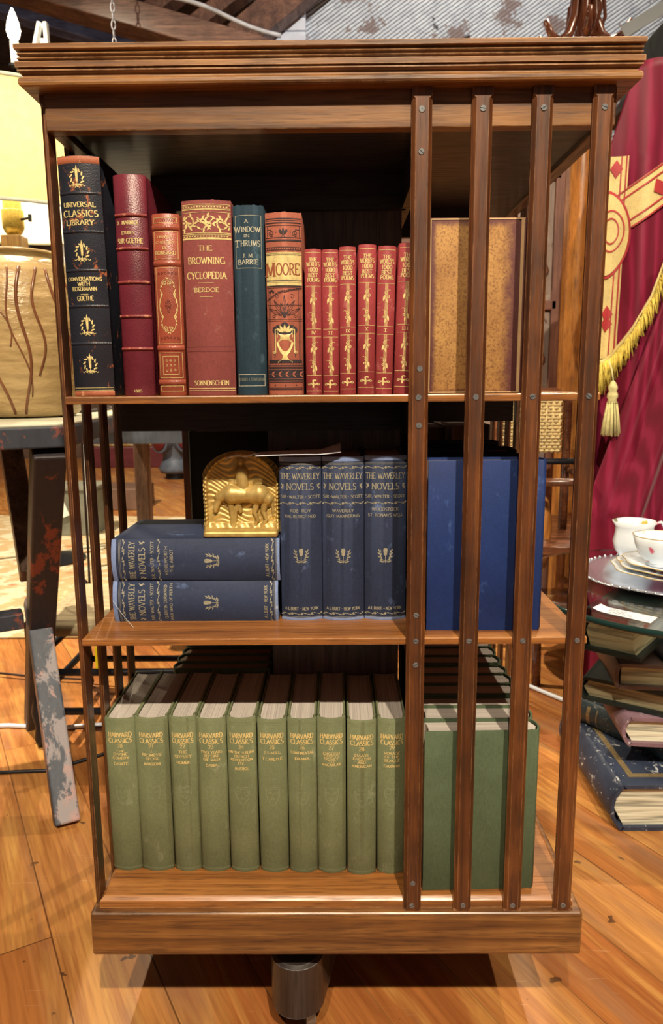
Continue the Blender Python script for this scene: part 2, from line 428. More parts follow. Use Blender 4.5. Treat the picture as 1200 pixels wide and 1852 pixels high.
# ------------------------------------------------------------------ books
UP = Matrix.Identity(3)
def zrot(a): return Matrix.Rotation(R(a), 3, 'Z')
FLAT_W = Matrix(((0,0,-1),(0,1,0),(1,0,0)))            # lying, spine to the front, head to the left
FLAT_S = Matrix(((0,1,0),(0,0,1),(1,0,0)))             # lying, spine to the left
def make_book(label, w, h, d, cover, page, loc, rot=UP, group=None, bulge=None, t=.0028, sq=.003, ragged=0, sc=1):
    root = bpy.data.objects.new('book', None); COL.objects.link(root); root.empty_display_size = .03
    mm = rot.to_4x4() @ Matrix.Scale(sc, 4); mm.translation = Vector(loc); root.matrix_world = mm
    tag(root, label, 'book', group)
    b = bulge if bulge is not None else min(.16*w, .008)
    n = 14
    plan_o = [(-w/2, d), (-w/2, b+.010), (-w/2+.0016, b+.006), (-w/2, b+.0025)]
    plan_o += [(-w/2+w*i/n, b*(2*i/n-1)**2) for i in range(n+1)]
    plan_o += [(w/2, b+.0025), (w/2-.0016, b+.006), (w/2, b+.010), (w/2, d)]
    plan_i = [(-w/2+t, d), (-w/2+t, b+.010), (-w/2+.0016+t, b+.006), (-w/2+t, b+.004)]
    plan_i += [(max(-w/2+t, min(w/2-t, -w/2+w*i/n)), b*(2*i/n-1)**2+t) for i in range(n+1)]
    plan_i += [(w/2-t, b+.004), (w/2-.0016-t, b+.006), (w/2-t, b+.010), (w/2-t, d)]
    g = G(); m = len(plan_o); vs = []
    rr = random.Random(int(w*1e5)+int(h*1e5))
    for z, ins in ((0,.0007),(.0012,0),(h-.0012,0),(h,.0007)):
        for k,(x,y) in enumerate(plan_o):
            dz = 0
            if ragged and z == h and 4 <= k < m-4: dz = -ragged*rr.random()
            vs.append((x*(1-ins/w*2), y+ins*(1 if 4 <= k < m-4 else 0), z+dz))
    for z in (0, h):
        for k,(x,y) in enumerate(plan_i):
            vs.append((x, y, z-(ragged*.5 if ragged and z == h and 4 <= k < m-4 else 0)))
    fs = []
    for L in range(3):
        for k in range(m-1): fs.append((L*m+k, L*m+k+1, (L+1)*m+k+1, (L+1)*m+k))
    for k in range(m-1):
        fs.append((4*m+k+1, 4*m+k, 5*m+k, 5*m+k+1))
        fs.append((k+1, k, 4*m+k, 4*m+k+1)); fs.append((3*m+k, 3*m+k+1, 5*m+k+1, 5*m+k))
    fs.append((0, m, 2*m, 3*m, 5*m, 4*m)); fs.append((m-1, 2*m-1, 3*m-1, 4*m-1, 6*m-1, 5*m-1)[::-1])
    g.add(vs, fs); g.build('cover', cover, root, smooth='auto', world=False, angle=50)
    # page block, hollow at the fore edge
    pw = w/2-t-.0003; y0 = b+t+.0008; y1 = d-sq
    poly = [(-pw, y0+b*.0), (0, t+.001), (pw, y0)] if b > t else [(-pw, y0), (pw, y0)]
    poly += [(pw*math.cos(math.pi*i/10), y1-.10*w*math.sin(math.pi*i/10)) for i in range(11)]
    G().prism(poly, sq, h-sq).build('page_block', page, root, world=False)
    S = lambda u: b*(2*max(-w/2, min(w/2, u))/w)**2
    return root, S
def spine_band(root, S, w, v, hgt, proud, mat, name='raised_band'):
    g = G(); n = 14; vs = []; prof = [(-.5,0),(-.35,.75),(0,1),(.35,.75),(.5,0)]
    for (dv,pp) in prof:
        for i in range(n+1):
            u = (-w/2+w*i/n)*.995
            vs.append((u, S(u)-pp*proud+.0003, v+dv*hgt))
    fs = [(r*(n+1)+i, r*(n+1)+i+1, (r+1)*(n+1)+i+1, (r+1)*(n+1)+i) for r in range(4) for i in range(n)]
    g.add(vs, fs); return g.build(name, mat, root, smooth=True, world=False)

# ------------------------------------------------------------------ floor and room shell
def floor_mat():
    m, nt, b = new_mat('pine_floorboards'); n = N(nt)
    t = n.node('ShaderNodeTexCoord')
    mp = n.node('ShaderNodeMapping', vector_type='POINT'); mp.inputs['Rotation'].default_value = (0,0,R(60.3)); mp.inputs['Location'].default_value = (.41,.0375,0)
    nt.links.new(t.outputs['Object'], mp.inputs[0]); v = mp.outputs[0]
    br = n.node('ShaderNodeTexBrick'); nt.links.new(v, br.inputs['Vector'])
    br.offset = .37; br.inputs['Scale'].default_value = 1; br.inputs['Brick Width'].default_value = 1.9; br.inputs['Row Height'].default_value = .128
    br.inputs['Mortar Size'].default_value = 0.0013; br.inputs['Mortar Smooth'].default_value = .1; br.inputs['Bias'].default_value = 0
    br.inputs['Color1'].default_value = W0; br.inputs['Color2'].default_value = W1; br.inputs['Mortar'].default_value = (.5,.5,.5,1)
    bw = n.node('ShaderNodeRGBToBW'); nt.links.new(br.outputs['Color'], bw.inputs[0])
    cb = n.node('ShaderNodeCombineXYZ'); mu = n.node('ShaderNodeMath', operation='MULTIPLY'); mu.inputs[1].default_value = 9
    nt.links.new(bw.outputs[0], mu.inputs[0]); nt.links.new(mu.outputs[0], cb.inputs[2])
    va = n.node('ShaderNodeVectorMath', operation='ADD'); nt.links.new(v, va.inputs[0]); nt.links.new(cb.outputs[0], va.inputs[1])
    def mp2(sc):
        q = n.node('ShaderNodeMapping'); q.inputs['Scale'].default_value = sc; nt.links.new(va.outputs[0], q.inputs[0]); return q.outputs[0]
    tone = n.ramp(bw.outputs[0], [(0, C(166,94,42)), (.5, C(184,110,50)), (1, C(196,128,62))])
    gr = n.noise(mp2((2.2,26,1)), 1, 5, .6, 1.4)
    c = n.mix(n.ramp(gr, [(.35,(.55,)*3),(.62,W0)]), tone, C(122,62,26))
    lg = n.noise(mp2((1.2,9,1)), 1, 4, .6, 2.5)
    c = n.mix(n.ramp(lg, [(.48,W0),(.72,(.55,)*3)]), c, C(228,166,80))
    fine = n.noise(mp2((9,190,1)), 1, 3, .5)
    c = n.mix(n.ramp(fine, [(.36,(.3,)*3),(.55,W0)]), c, C(120,60,24))
    sp = n.noise(n.coord((26,26,26), rnd=False), 1, 3, .5)
    c = n.mix(n.ramp(sp, [(.70,W0),(.72,(.8,)*3)]), c, C(60,34,20))
    scr = n.noise(n.coord((9,120,1), (0,0,R(-34)), rnd=False), 1, 2, .4, 1.6)
    c = n.mix(n.ramp(scr, [(.70,W0),(.78,(.22,)*3)]), c, C(240,196,140))
    st = n.noise(mp2((1.6,12,1)), 1, 4, .55, .8)
    c = n.mix(n.ramp(st, [(.54,W0),(.68,(.62,)*3)]), c, C(150,102,66))
    sf = n.node('ShaderNodeMath', operation='MULTIPLY'); nt.links.new(br.outputs['Fac'], sf.inputs[0]); nt.links.new(n.ramp(n.noise(n.coord((2.5,2.5,2.5), rnd=False),1,3,.6), [(.35,(.25,)*3),(.65,W1)]), sf.inputs[1])
    c = n.mix(sf.outputs[0], c, C(70,40,20))
    nt.links.new(c, b.inputs['Base Color'])
    nt.links.new(n.ramp(n.noise(n.coord((5,5,5), rnd=False),1,4,.6), [(.3,(.28,)*3),(.7,(.48,)*3)]), b.inputs['Roughness'])
    b.inputs['Specular IOR Level'].default_value = .4
    return m
struct(G().box(-6, 5, -4, 8.2, -.05, 0).build('floor', floor_mat()))

BROWNWALL = plain('dark_wood_wall', C(92,66,48), .7, 0, .35, 5)
struct(G().box(-6, 5, 8.0, 8.2, 0, 4.8).build('wall_back', BROWNWALL))
struct(G().box(-6.1, -6, -4, 8.2, 0, 4.8).build('wall_left', BROWNWALL))
struct(G().box(5, 5.1, -4, 8.2, 0, 4.8).build('wall_right', BROWNWALL))

# roof: sloping dark boards, rafters and a big purlin carrying a pale conduit
ROOF = wood('dark_roof_boards', C(26,20,24), C(44,34,38), C(62,48,48), 0, rough=.7, across=12, along=1)
RAFT = wood('brown_rafter', C(70,42,30), C(112,70,48), C(140,92,64), 1, rough=.6, across=18, along=1.2)
PURL = wood('brown_beam', C(74,46,34), C(110,72,52), C(138,96,70), 0, rough=.6, across=18, along=1.2)
def roofz(y): return 4.75-.22*(y-1)
g = G(); g.add([(-6,-4,4.8),(5,-4,4.8),(5,1,4.75),(-6,1,4.75),(5,8.2,roofz(8.2)),(-6,8.2,roofz(8.2))], [(0,1,2,3),(3,2,4,5)])
struct(g.build('ceiling', ROOF, solid=.03))
for p,q,wd in (((-1.258,4.72,3.358),(-.967,4.72,3.555),.10),((-.913,4.72,3.30),(-.499,4.72,3.5735),.10),((-.6215,4.72,3.207),(-.1255,4.72,3.579),.20),((-1.60,4.72,3.46),(-1.36,4.72,3.66),.10)):
    d = Vector(q)-Vector(p)
    o = G().obox(Vector(p)-d*.08, Vector(p)+d*2.9, .16, wd, (1,0,0)).build('ceiling_rafter', RAFT, bevel=.006)
    struct(o)
o = G().obox((-3.9,4.6,3.975),(-.30,4.6,2.985),.16,.25,(0,1,0)).build('ceiling_beam', PURL, bevel=.008); struct(o)
BLUE_LIT = wood('blue_lit_beam', C(56,58,84), C(86,90,122), C(120,124,152), 0, rough=.6, across=14, along=1.2)  # blue light falling on this beam, put into its wood colour
o = G().obox((-3.9,4.9,3.96),(-.6,4.9,3.01),.14,.17,(0,1,0)).build('ceiling_beam', BLUE_LIT, bevel=.008); struct(o)
cd = G().tube([(-1.75+.10*i, 4.50, 3.60-.034*i+.014*math.sin(i*.9)) for i in range(15)], .014).build('cable_conduit', plain('pale_conduit', C(190,178,164), .5), smooth=True)
tag(cd, 'pale electrical conduit running along the big brown ceiling beam', 'conduit')

def lath_wall():
    m, nt, b = new_mat('peeling_white_lath'); n = N(nt)
    wv = n.node('ShaderNodeTexWave', wave_type='BANDS', bands_direction='Z'); wv.inputs['Scale'].default_value = 13; wv.inputs['Distortion'].default_value = 1.2; wv.inputs['Detail Scale'].default_value = 2
    nt.links.new(n.coord((1,1,1), (0,R(34),0), rnd=False), wv.inputs['Vector'])
    pe = n.noise(n.coord((3,3,3), rnd=False), 1, 8, .72)
    base = n.ramp(n.noise(n.coord((12,12,12), rnd=False),1,5,.6), [(.3,C(176,172,166)),(.7,C(226,220,210))])
    base = n.mix(n.ramp(wv.outputs['Fac'], [(.05,W1),(.35,W0)]), base, C(96,88,82))
    base = n.mix(n.ramp(pe, [(.53,W0),(.57,(.85,)*3)]), base, C(112,84,70))
    base = n.mix(n.ramp(n.noise(n.coord((5,1,5), rnd=False),1,3,.5), [(.66,W0),(.68,W1)]), base, C(48,40,38))
    nt.links.new(base, b.inputs['Base Color']); b.inputs['Roughness'].default_value = .8
    n.bump(b, wv.outputs['Fac'], .6, .01)
    return m
LATH = lath_wall()
struct(G().box(-.22, 3.2, 5.0, 5.12, 2.0, 3.82).build('wall_upper_back', LATH))
g = G()
for k in range(14): g.box(-.56, -.20, 4.86, 5.0, 2.5+.09*k, 2.5+.09*k+.084)
struct(g.build('trim_1', plain('white_painted_boards', C(206,198,188), .7, 0, .12, 9), bevel=.006))
struct(G().box(-.62,3.2,4.9,5.2,1.88,2.0).build('trim_2', PURL, bevel=.01))

# ------------------------------------------------------------------ the revolving bookcase
HW = .30; CY = .30
case = thing('revolving_bookcase', (0, CY, 0), 'tall square walnut revolving bookcase with slatted corners, moulded top and dark castered foot', 'bookcase')
def ring(prof, half):
    """square moulding: profile of (offset, z) swept round a square"""
    g = G(); vs = []; fs = []; m = len(prof)
    for o,z in prof:
        r = half+o
        vs += [(-r,CY-r,z),(r,CY-r,z),(r,CY+r,z),(-r,CY+r,z)]
    for k in range(m-1):
        for i in range(4):
            j = (i+1)%4; fs.append((k*4+i, k*4+j, (k+1)*4+j, (k+1)*4+i))
    fs.append((0,1,2,3)); fs.append(tuple((m-1)*4+i for i in range(4)))
    return g.add(vs, fs)
T = 1.2142
prof = [(.0,1.1745),(.0130,1.1745),(.0165,1.1749),(.0182,1.1760),(.0190,1.1780),(.0188,1.1812),(.0172,1.1834),(.0150,1.1842),
        (.0150,1.1858),(.0158,1.1874),(.0176,1.1886),(.0188,1.1890),(.0188,1.1902),(.0175,1.1904),(.0175,1.1916),(.0202,1.1920),
        (.0202,1.1974),(.0165,1.1980),(.0160,1.1990),(.0178,1.1998),(.0186,1.2008),(.0178,1.2018),(.0160,1.2024),(.0160,1.2034),
        (.0178,1.2042),(.0186,1.2052),(.0178,1.2062),(.0160,1.2068),(.0160,1.2080),(.0198,1.2086),(.0206,1.2094),(.0206,1.2136),(.0198,1.2142),(0,1.2142)]
ring(prof, HW).build('moulded_top', CASE_X, case, smooth='auto', angle=25)
# frieze boards, one per side
for k in range(4):
    a = k*90
    M = Matrix.Translation((0,CY,0)) @ Matrix.Rotation(R(a),4,'Z') @ Matrix.Translation((0,-CY,0))
    g = G().box(-HW, HW-.016, 0, .016, 1.1372, 1.1768)
    g.v = [tuple(M @ Vector(p)) for p in g.v]
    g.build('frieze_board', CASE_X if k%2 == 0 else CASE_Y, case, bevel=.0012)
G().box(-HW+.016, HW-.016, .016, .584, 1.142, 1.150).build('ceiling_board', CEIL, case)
G().box(-HW, HW, 0, .60, .8514, .86).build('shelf', SHELF, case, bevel=.0015)
G().box(-HW, HW, 0, .60, .5664, .5752).build('shelf', SHELF, case, bevel=.0015)
ring([(0,.2174),(0,.2255),(-.0005,.2268),(-.004,.2303),(-.0055,.2312)], HW).build('bottom_board', SHELF, case, smooth='auto', angle=20)
G().box(-.31, .31, -.01, .61, .1573, .2174).build('plinth', CASE_X, case, bevel=.0035, segs=3)
# core box and the pinwheel rails
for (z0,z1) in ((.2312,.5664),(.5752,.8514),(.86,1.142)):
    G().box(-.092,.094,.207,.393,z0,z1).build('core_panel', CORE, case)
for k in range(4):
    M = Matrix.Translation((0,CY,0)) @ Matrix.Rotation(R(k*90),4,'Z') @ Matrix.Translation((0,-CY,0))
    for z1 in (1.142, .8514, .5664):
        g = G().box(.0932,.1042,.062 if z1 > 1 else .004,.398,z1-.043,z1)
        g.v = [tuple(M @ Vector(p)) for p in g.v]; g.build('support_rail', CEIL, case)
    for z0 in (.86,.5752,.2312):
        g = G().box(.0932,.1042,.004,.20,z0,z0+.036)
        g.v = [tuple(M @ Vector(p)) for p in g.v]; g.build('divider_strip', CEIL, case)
# slats: one shape, sixteen copies, each with its screws
sw, stt, ch = .0218, .0068, .0042
def slat_mesh():
    g = G(); vs = []; fs = []
    z0, z1 = .2176, 1.1766
    for z,c in ((z0,.0012),(z0+.0015,ch),(z1-.0135,ch),(z1-.0095,.0003),(z1,.0003)):
        vs += [(-sw/2,0,z),(-sw/2,-stt+c*.9,z),(-sw/2+c,-stt,z),(sw/2-c,-stt,z),(sw/2,-stt+c*.9,z),(sw/2,0,z)]
    for L in range(4):
        for i in range(6):
            j = (i+1)%6; fs.append((L*6+i,L*6+j,(L+1)*6+j,(L+1)*6+i))
    fs.append(tuple(range(5,-1,-1))); fs.append(tuple(24+i for i in range(6)))
    return g.add(vs, fs)
proto = slat_mesh().build('slat', CASE_V, case, world=False)
def screw_mesh():
    g = G(); r = .0033
    for sg in (-1,1):
        a = [(r*math.cos(t), r*math.sin(t)) for t in [math.pi*i/8 for i in range(9)]]
        pts = [(x, sg*(z*.86+.00035)) for x,z in a]
        vs = [(x,-.0005,z) for x,z in pts]+[(x*.9,-.0009,z*.93) for x,z in pts]+[(x,.0,z) for x,z in pts]
        m = len(pts)
        g.add(vs, [tuple(range(m,2*m))]+[(i,(i+1)%m,m+(i+1)%m,m+i) for i in range(m)]+[(i,(i+1)%m,2*m+(i+1)%m,2*m+i) for i in range(m)])
    g.box(-.003,.003,-.0002,0,-.002,.002)
    return g
sproto = screw_mesh().build('screw', STEEL, proto, world=False)
ZS = [1.1528,.8563,.5731,.2253]; ZX = [1.1114,.8876,.8252,.6049,.5437,.2563]
first = True
rr = random.Random(3)
for k in range(4):
    for i in range(4):
        u = .0964+.0629*i
        M = Matrix.Rotation(R(k*90),4,'Z') @ Matrix.Translation((u,-CY,0))
        if first: s = proto
        else:
            s = proto.copy(); COL.objects.link(s); s.parent = case
        s.matrix_local = M
        for z in ZS+(ZX if i == 0 else []):
            if first: c = sproto; first = False
            else:
                c = sproto.copy(); COL.objects.link(c)
            c.parent = s
            c.matrix_local = Matrix.Translation((rr.uniform(-.0008,.0008),-stt,z)) @ Matrix.Rotation(rr.uniform(0,3.1),4,'Y')
# dark cross-shaped foot on casters
G().lathe([(.085,.118),(.085,.1573)], (0,CY,0), 28).build('pivot_block', EBON, case, smooth='auto')
for k in range(4):
    M = Matrix.Translation((0,CY,0)) @ Matrix.Rotation(R(-11.5+k*90),4,'Z')
    pts = [(.036,0)]+[(.036*math.cos(-math.pi*i/14), -.262+.036*math.sin(-math.pi*i/14)) for i in range(15)]+[(-.036,0)]
    g = G(); m = len(pts)
    def ztop(y): return .1225+.030*max(0,min(1,(y+.262)/.03))
    vs = [(x,y,.046+(.004 if i in (0,m-1) else 0)) for i,(x,y) in enumerate(pts)]
    vs += [(x,y,.1195) for x,y in pts]
    vs += [(x*.86,(y+.262)*.86-.262 if y < -.262 else y,.1225) for x,y in pts]
    fs = [tuple(range(m-1,-1,-1)), tuple(range(2*m,3*m))]
    for L in range(2): fs += [(L*m+i, L*m+(i+1)%m, (L+1)*m+(i+1)%m, (L+1)*m+i) for i in range(m)]
    g.add(vs, fs); g.box(-.034,.034,-.258,0,.1215,.150)
    g.v = [tuple(M @ Vector(p)) for p in g.v]
    leg = g.build('foot_arm', EBON, case, smooth='auto', angle=30)
    p = M @ Vector((.012,-.252,0))
    gc = G(); ax = Vector((1,.25,0)).normalized()
    gc.tube([p+Vector((0,0,.0175))-ax*.007, p+Vector((0,0,.0175))-ax*.0068, p+Vector((0,0,.0175))+ax*.0068, p+Vector((0,0,.0175))+ax*.007], [.0145,.0172,.0172,.0145], 20)
    gc.obox(p+Vector((0,0,.0175))-ax*.010, p+Vector((0,.004,.048))-ax*.010, .012, .003, ax)
    gc.obox(p+Vector((0,0,.0175))+ax*.010, p+Vector((0,.004,.048))+ax*.010, .012, .003, ax)
    gc.build('caster', CASTER, leg, smooth='auto')

# ------------------------------------------------------------------ top shelf, spines to the front
ZT = .86
KT = .966                          # top shelf books stand close to the front edge
def top(x): return (.0058+(x-.0058)*KT, .0155, ZT)
def bk_uni():
    w, h, d = .0475, .2680, .160
    cov = leather('black_scuffed_leather', C(38,38,42), C(172,92,52), .60, .4)
    root, S = make_book('tall scuffed black leather book with gilt wreaths, leftmost on the top shelf', w, h, d, cov, PAGE_OLD, top(-.2823), UP, sc=KT, bulge=.007, ragged=.003)
    root.rotation_euler = (0, R(-.6), 0)
    WORN = leather('rubbed_brown_leather', C(160,84,50), C(210,150,100), .6, .6)
    spine_band(root, S, w*1.005, .2625, .0085, .0012, WORN, 'headcap')
    spine_band(root, S, w*1.005, .0035, .006, .0010, WORN, 'tailcap')
    for v in (.2272,.1857,.1433,.1034,.0610): spine_band(root, S, w, v, .0036, .0013, cov)
    k = Ink()
    for t,u,v,c,wd in [('UNIVERSAL',-.004,.2122,.0051,.0362),('CLASSICS',-.0035,.2018,.0068,.0389),('LIBRARY',-.0045,.1926,.0056,.0312),('CONVERSATIONS',-.0041,.1317,.0041,.0389),('WITH',-.0048,.126,.0043,.014),('ECKERMANN',-.0045,.1205,.0043,.0281),('-',-.0047,.1161,.0006,.009),('GOETHE',-.0042,.1094,.0052,.0186)]:
        k.text(t,u+.003,v,c,wd,.2,.11)
    k.build('title_lettering', GILT, root, S, .0005)
    e = Ink()
    for v in (.2444,.1642,.0819,.0379):
        e = Ink(); u = -.001; r = .0076
        for a in range(100, 440, 16):
            if 85 < a % 360 < 95: continue
            x, y = u+r*.82*math.cos(R(a)), v-.001+r*math.sin(R(a))
            e.leaf(x, y, .0034, .0018, a+70+(25 if (a//16)%2 else -25)*1)
        e.line([(u,v-.011),(u,v-.004)],.0006)
        e.poly([(u-.0011,v-.005),(u+.0011,v-.005),(u+.0016,v+.006),(u,v+.0125),(u-.0016,v+.006)])
        for sg in (-1,1):
            e.line([(u+sg*(.0012+.0008*i), v-.0095+.0009*math.sin(i*1.3)) for i in range(11)],.0006)
            e.line([(u,v-.007),(u+sg*.0025,v-.012)],.0005)
        e.build('gilt_wreath', GILT, root, S, .0005)
    e = Ink()
    for v in (.0097,.0068): e.rect(-w/2+.001,w/2-.001,v,v+.0005)
    e.build('gilt_lines', GILT, root, S, .0005)
bk_uni()

def bk_mar():
    w, h, d = .0372, .2470, .172
    cov = leather('oxblood_leather', C(104,34,40), C(146,74,58), .70, .36)
    root, S = make_book('dark red leather book with raised bands, second from left on the top shelf', w, h, d, cov, PAGE_OLD, top(-.2285), UP, sc=KT, bulge=.007)
    rub = leather('rubbed_red_leather', C(140,56,48), C(190,120,84), .52, .5)
    for v in (.2032,.1668,.1297,.0915,.0545): spine_band(root, S, w, v, .0036, .0024, rub)
    k = Ink()
    for t,u,v,c,wd in [('X. MARMIER',-.005,.1927,.0042,.0245),('-',-.005,.1895,.0005,.0037),('ETUDES',-.005,.1819,.0036,.0145),('SUR GOETHE',-.0035,.1723,.0054,.0285),('1885',-.0025,.0042,.0031,.0095)]:
        k.text(t,u+.002,v,c,wd,.17,.09)
    k.build('title_lettering', GILT, root, S, .0005)
bk_mar()

def bk_ron():
    w, h, d = .0318, .2045, .125
    cov = leather('russet_leather', C(152,70,46), C(206,132,78), .68, .36)
    root, S = make_book('slim russet leather book with gilt scroll frame, between dark red and rose books', w, h, d, cov, PAGE_OLD, top(-.1890), UP, sc=KT, bulge=.006)
    for v in (.1892,.1500,.0551,.0155): spine_band(root, S, w, v, .0066, .0019, cov)
    k = Ink()
    for t,u,v,c,wd in [('OEUVRES',-.001,.1777,.0026,.0164),('CHOISIES',-.001,.1716,.0027,.0209),('DE',-.001,.1659,.0024,.005),('RONSARD',-.001,.1596,.0039,.0243)]:
        k.text(t,u,v,c,wd,.17,.09)
    k.build('title_lettering', GILT, root, S, .0005)
    e = Ink(); a, b2 = -.0135, .0135; t = .00045
    e.frame(a,b2,.194,.1999,t); e.frame(a,b2,.1547,.1848,t); e.frame(a,b2,.0600,.1454,t); e.frame(a,b2,.0206,.0498,t); e.frame(-.0095,.0095,.0244,.046,t); e.frame(a,b2,.0052,.0116,t)
    for sg in (-1,1):
        for vv,fy in ((.128,1),(.078,-1)):
            e.spiral(sg*.0028, vv, .0003, .0026, 1.4, 90, .0006, 18, fy)
            e.line([(sg*.0006,vv+fy*.003),(sg*.004,vv+fy*.0042),(sg*.0072,vv),(sg*.008,vv-fy*.005)],.0006)
            e.leaf(sg*.008,vv-fy*.005,.003,.0014,90*fy+30*sg)
        for vv,fy in ((.1155,1),(.0905,-1)):
            e.spiral(sg*.0075, vv, .0003,.0016,1.2,0,.0007,14,fy)
            e.line([(sg*.009,vv+fy*.006),(sg*.0066,vv),(sg*.0096,vv-fy*.006),(sg*.0106,.103)],[.0008,.0012,.0010,.0005])
            e.leaf(sg*.0096,vv-fy*.006,.004,.0018,-90*fy)
        e.leaf(0,.1325,.003,.0012,90+40*sg); e.leaf(0,.0735,.003,.0012,-90-40*sg)
    for i in range(3):
        for j in range(3): e.spiral(-.005+.005*i,.0295+.0055*j,.0003,.0016,1.1,70*i+40*j,.0004,10)
    e.build('gilt_frames', GILT, root, S, .0004)
    q = Ink()
    for (cx,cy) in ((0,.103),(0,.109),(0,.097),(.003,.103),(-.003,.103),(.0015,.106),(-.0015,.106),(.0015,.1),(-.0015,.1)): q.spiral(cx,cy,.0003,.0016,1,cx*9e4,.0005,10)
    for vv in (.139,.0665):
        for i in range(6): q.spiral(-.010+.004*i,vv,.0004,.0017,1.1,60*i,.0004,10)
    for i in range(10): q.line([(-.012+.0024*i,.1955),(-.0108+.0024*i,.1984)],.0005)
    q.build('blind_stamping', plain('dark_stamp', C(84,30,22), .5), root, S, .0003)
bk_ron()

def bk_bro():
    w, h, d = .0565, .2195, .150
    cov = cloth('rose_red_cloth', C(138,68,58), C(190,140,112))
    root, S = make_book('thick rose red cloth book with gilt scroll band across its head', w, h, d, cov, PAGE_OLD, top(-.1423), UP, sc=KT, bulge=.008, ragged=.003)
    k = Ink()
    for t,u,v,c,wd in [('THE',-.0036,.1636,.0054,.0158),('BROWNING',-.0032,.1492,.0072,.0418),('CYCLOPEDIA',-.0035,.1327,.0073,.0451),('-',-.004,.1278,.0005,.0178),('BERDOE',-.0037,.118,.0046,.028),('-',-.0043,.1125,.0005,.0147),('SONNENSCHEIN',-.0018,.0119,.0054,.0404)]:
        k.text(t,u+.002,v,c,wd,.15,.08)
    k.build('title_lettering', GILT, root, S)
    e = Ink(); a, b2 = -w/2+.0006, w/2-.0006
    for v,t in ((.2135,.0005),(.2080,.0009),(.2050,.0004),(.1826,.0007),(.1812,.0005),(.1758,.0018),(.0078,.0008),(.0055,.0006)): e.rect(a,b2,v,v+t)
    for v in (.2110,.1792):
        for i in range(17): e.dot(a+.0018+.0033*i, v, .0011, .0007, 8)
        e.rect(a,b2,v+.0013,v+.0016); e.rect(a,b2,v-.0016,v-.0013)
    v0, v1 = .1838, .2040; vm = (v0+v1)/2; H = (v1-v0)
    for cx,fy,sx in ((-.019,1,1),(-.004,-1,1),(.0045,1,-1),(.0175,-1,-1),(-.027,-1,1),(.027,1,-1)):
        e.line([(cx+sx*(.0072-.0005*i*.9)*math.cos(R(150-26*i)), vm+fy*(.0082-.0005*i)*math.sin(R(150-26*i))) for i in range(14)],[.0009,.0015,.0012,.0007])
        for i in range(9):
            an = 150-40*i; rr_ = .0078-.0006*i
            e.leaf(cx+sx*rr_*math.cos(R(an)), vm+fy*rr_*math.sin(R(an)), .0052, .0022, (an+35+70*(i%2))*(1 if fy*sx>0 else -1)+(0 if sx>0 else 180))
        e.dot(cx+sx*.0012, vm-fy*.0005, .0015,.0012)
    e.line([(-.010,vm+.006),(.006,vm-.0075)],.0011); e.line([(.010,vm+.006),(-.003,vm-.0075)],.0011)
    e.q = [q for q in e.q if all(-w/2+.0003 < p[0] < w/2-.0003 for p in q)]
    e.build('gilt_scroll_band', GILT, root, S, .0004)
    q = Ink().rect(a,b2,.0560,.0564).rect(a,b2,.0508,.0512); q.build('blind_lines', plain('blind_line', C(104,38,36), .6), root, S)
bk_bro()

def bk_win():
    w, h, d = .0352, .2135, .130
    cov = cloth('dark_teal_cloth', C(40,58,64), C(96,122,122))
    root, S = make_book('narrow dark teal cloth book with framed title at the head of its spine', w, h, d, cov, PAGE_OLD, top(-.0945), UP, sc=KT, bulge=.007, ragged=.0022)
    GW = gilt('pale_gilt', C(206,190,150), .1, .5)
    k = Ink()
    for t,u,v,c,wd in [('A',-.0026,.1932,.0036,.0037),('W',-.0132,.1829,.0066,.0072),('INDOW',.0022,.1834,.0056,.0208),('IN',-.0025,.1777,.003,.0063),('T',-.0134,.1672,.0072,.0056),('HRUMS',.0016,.168,.0062,.0215),('J. M.',-.0011,.1556,.004,.0127),('BARRIE',-.0014,.1481,.0052,.0228)]:
        k.text(t,u+.0008,v,c,wd,.14,.08)
    k.build('title_lettering', GW, root, S)
    k = Ink().text('HODDER & STOUGHTON',.0,.0163,.0035,.029,.16,.1); k.build('publisher_lettering', gilt('faded_gilt', C(120,116,92), .1, .6), root, S)
    e = Ink().frame(-.0148,.0148,.1438,.2015,.0004).frame(-.0155,.0155,.0105,.0243,.0005)
    e.build('gilt_frames', GW, root, S)
bk_win()

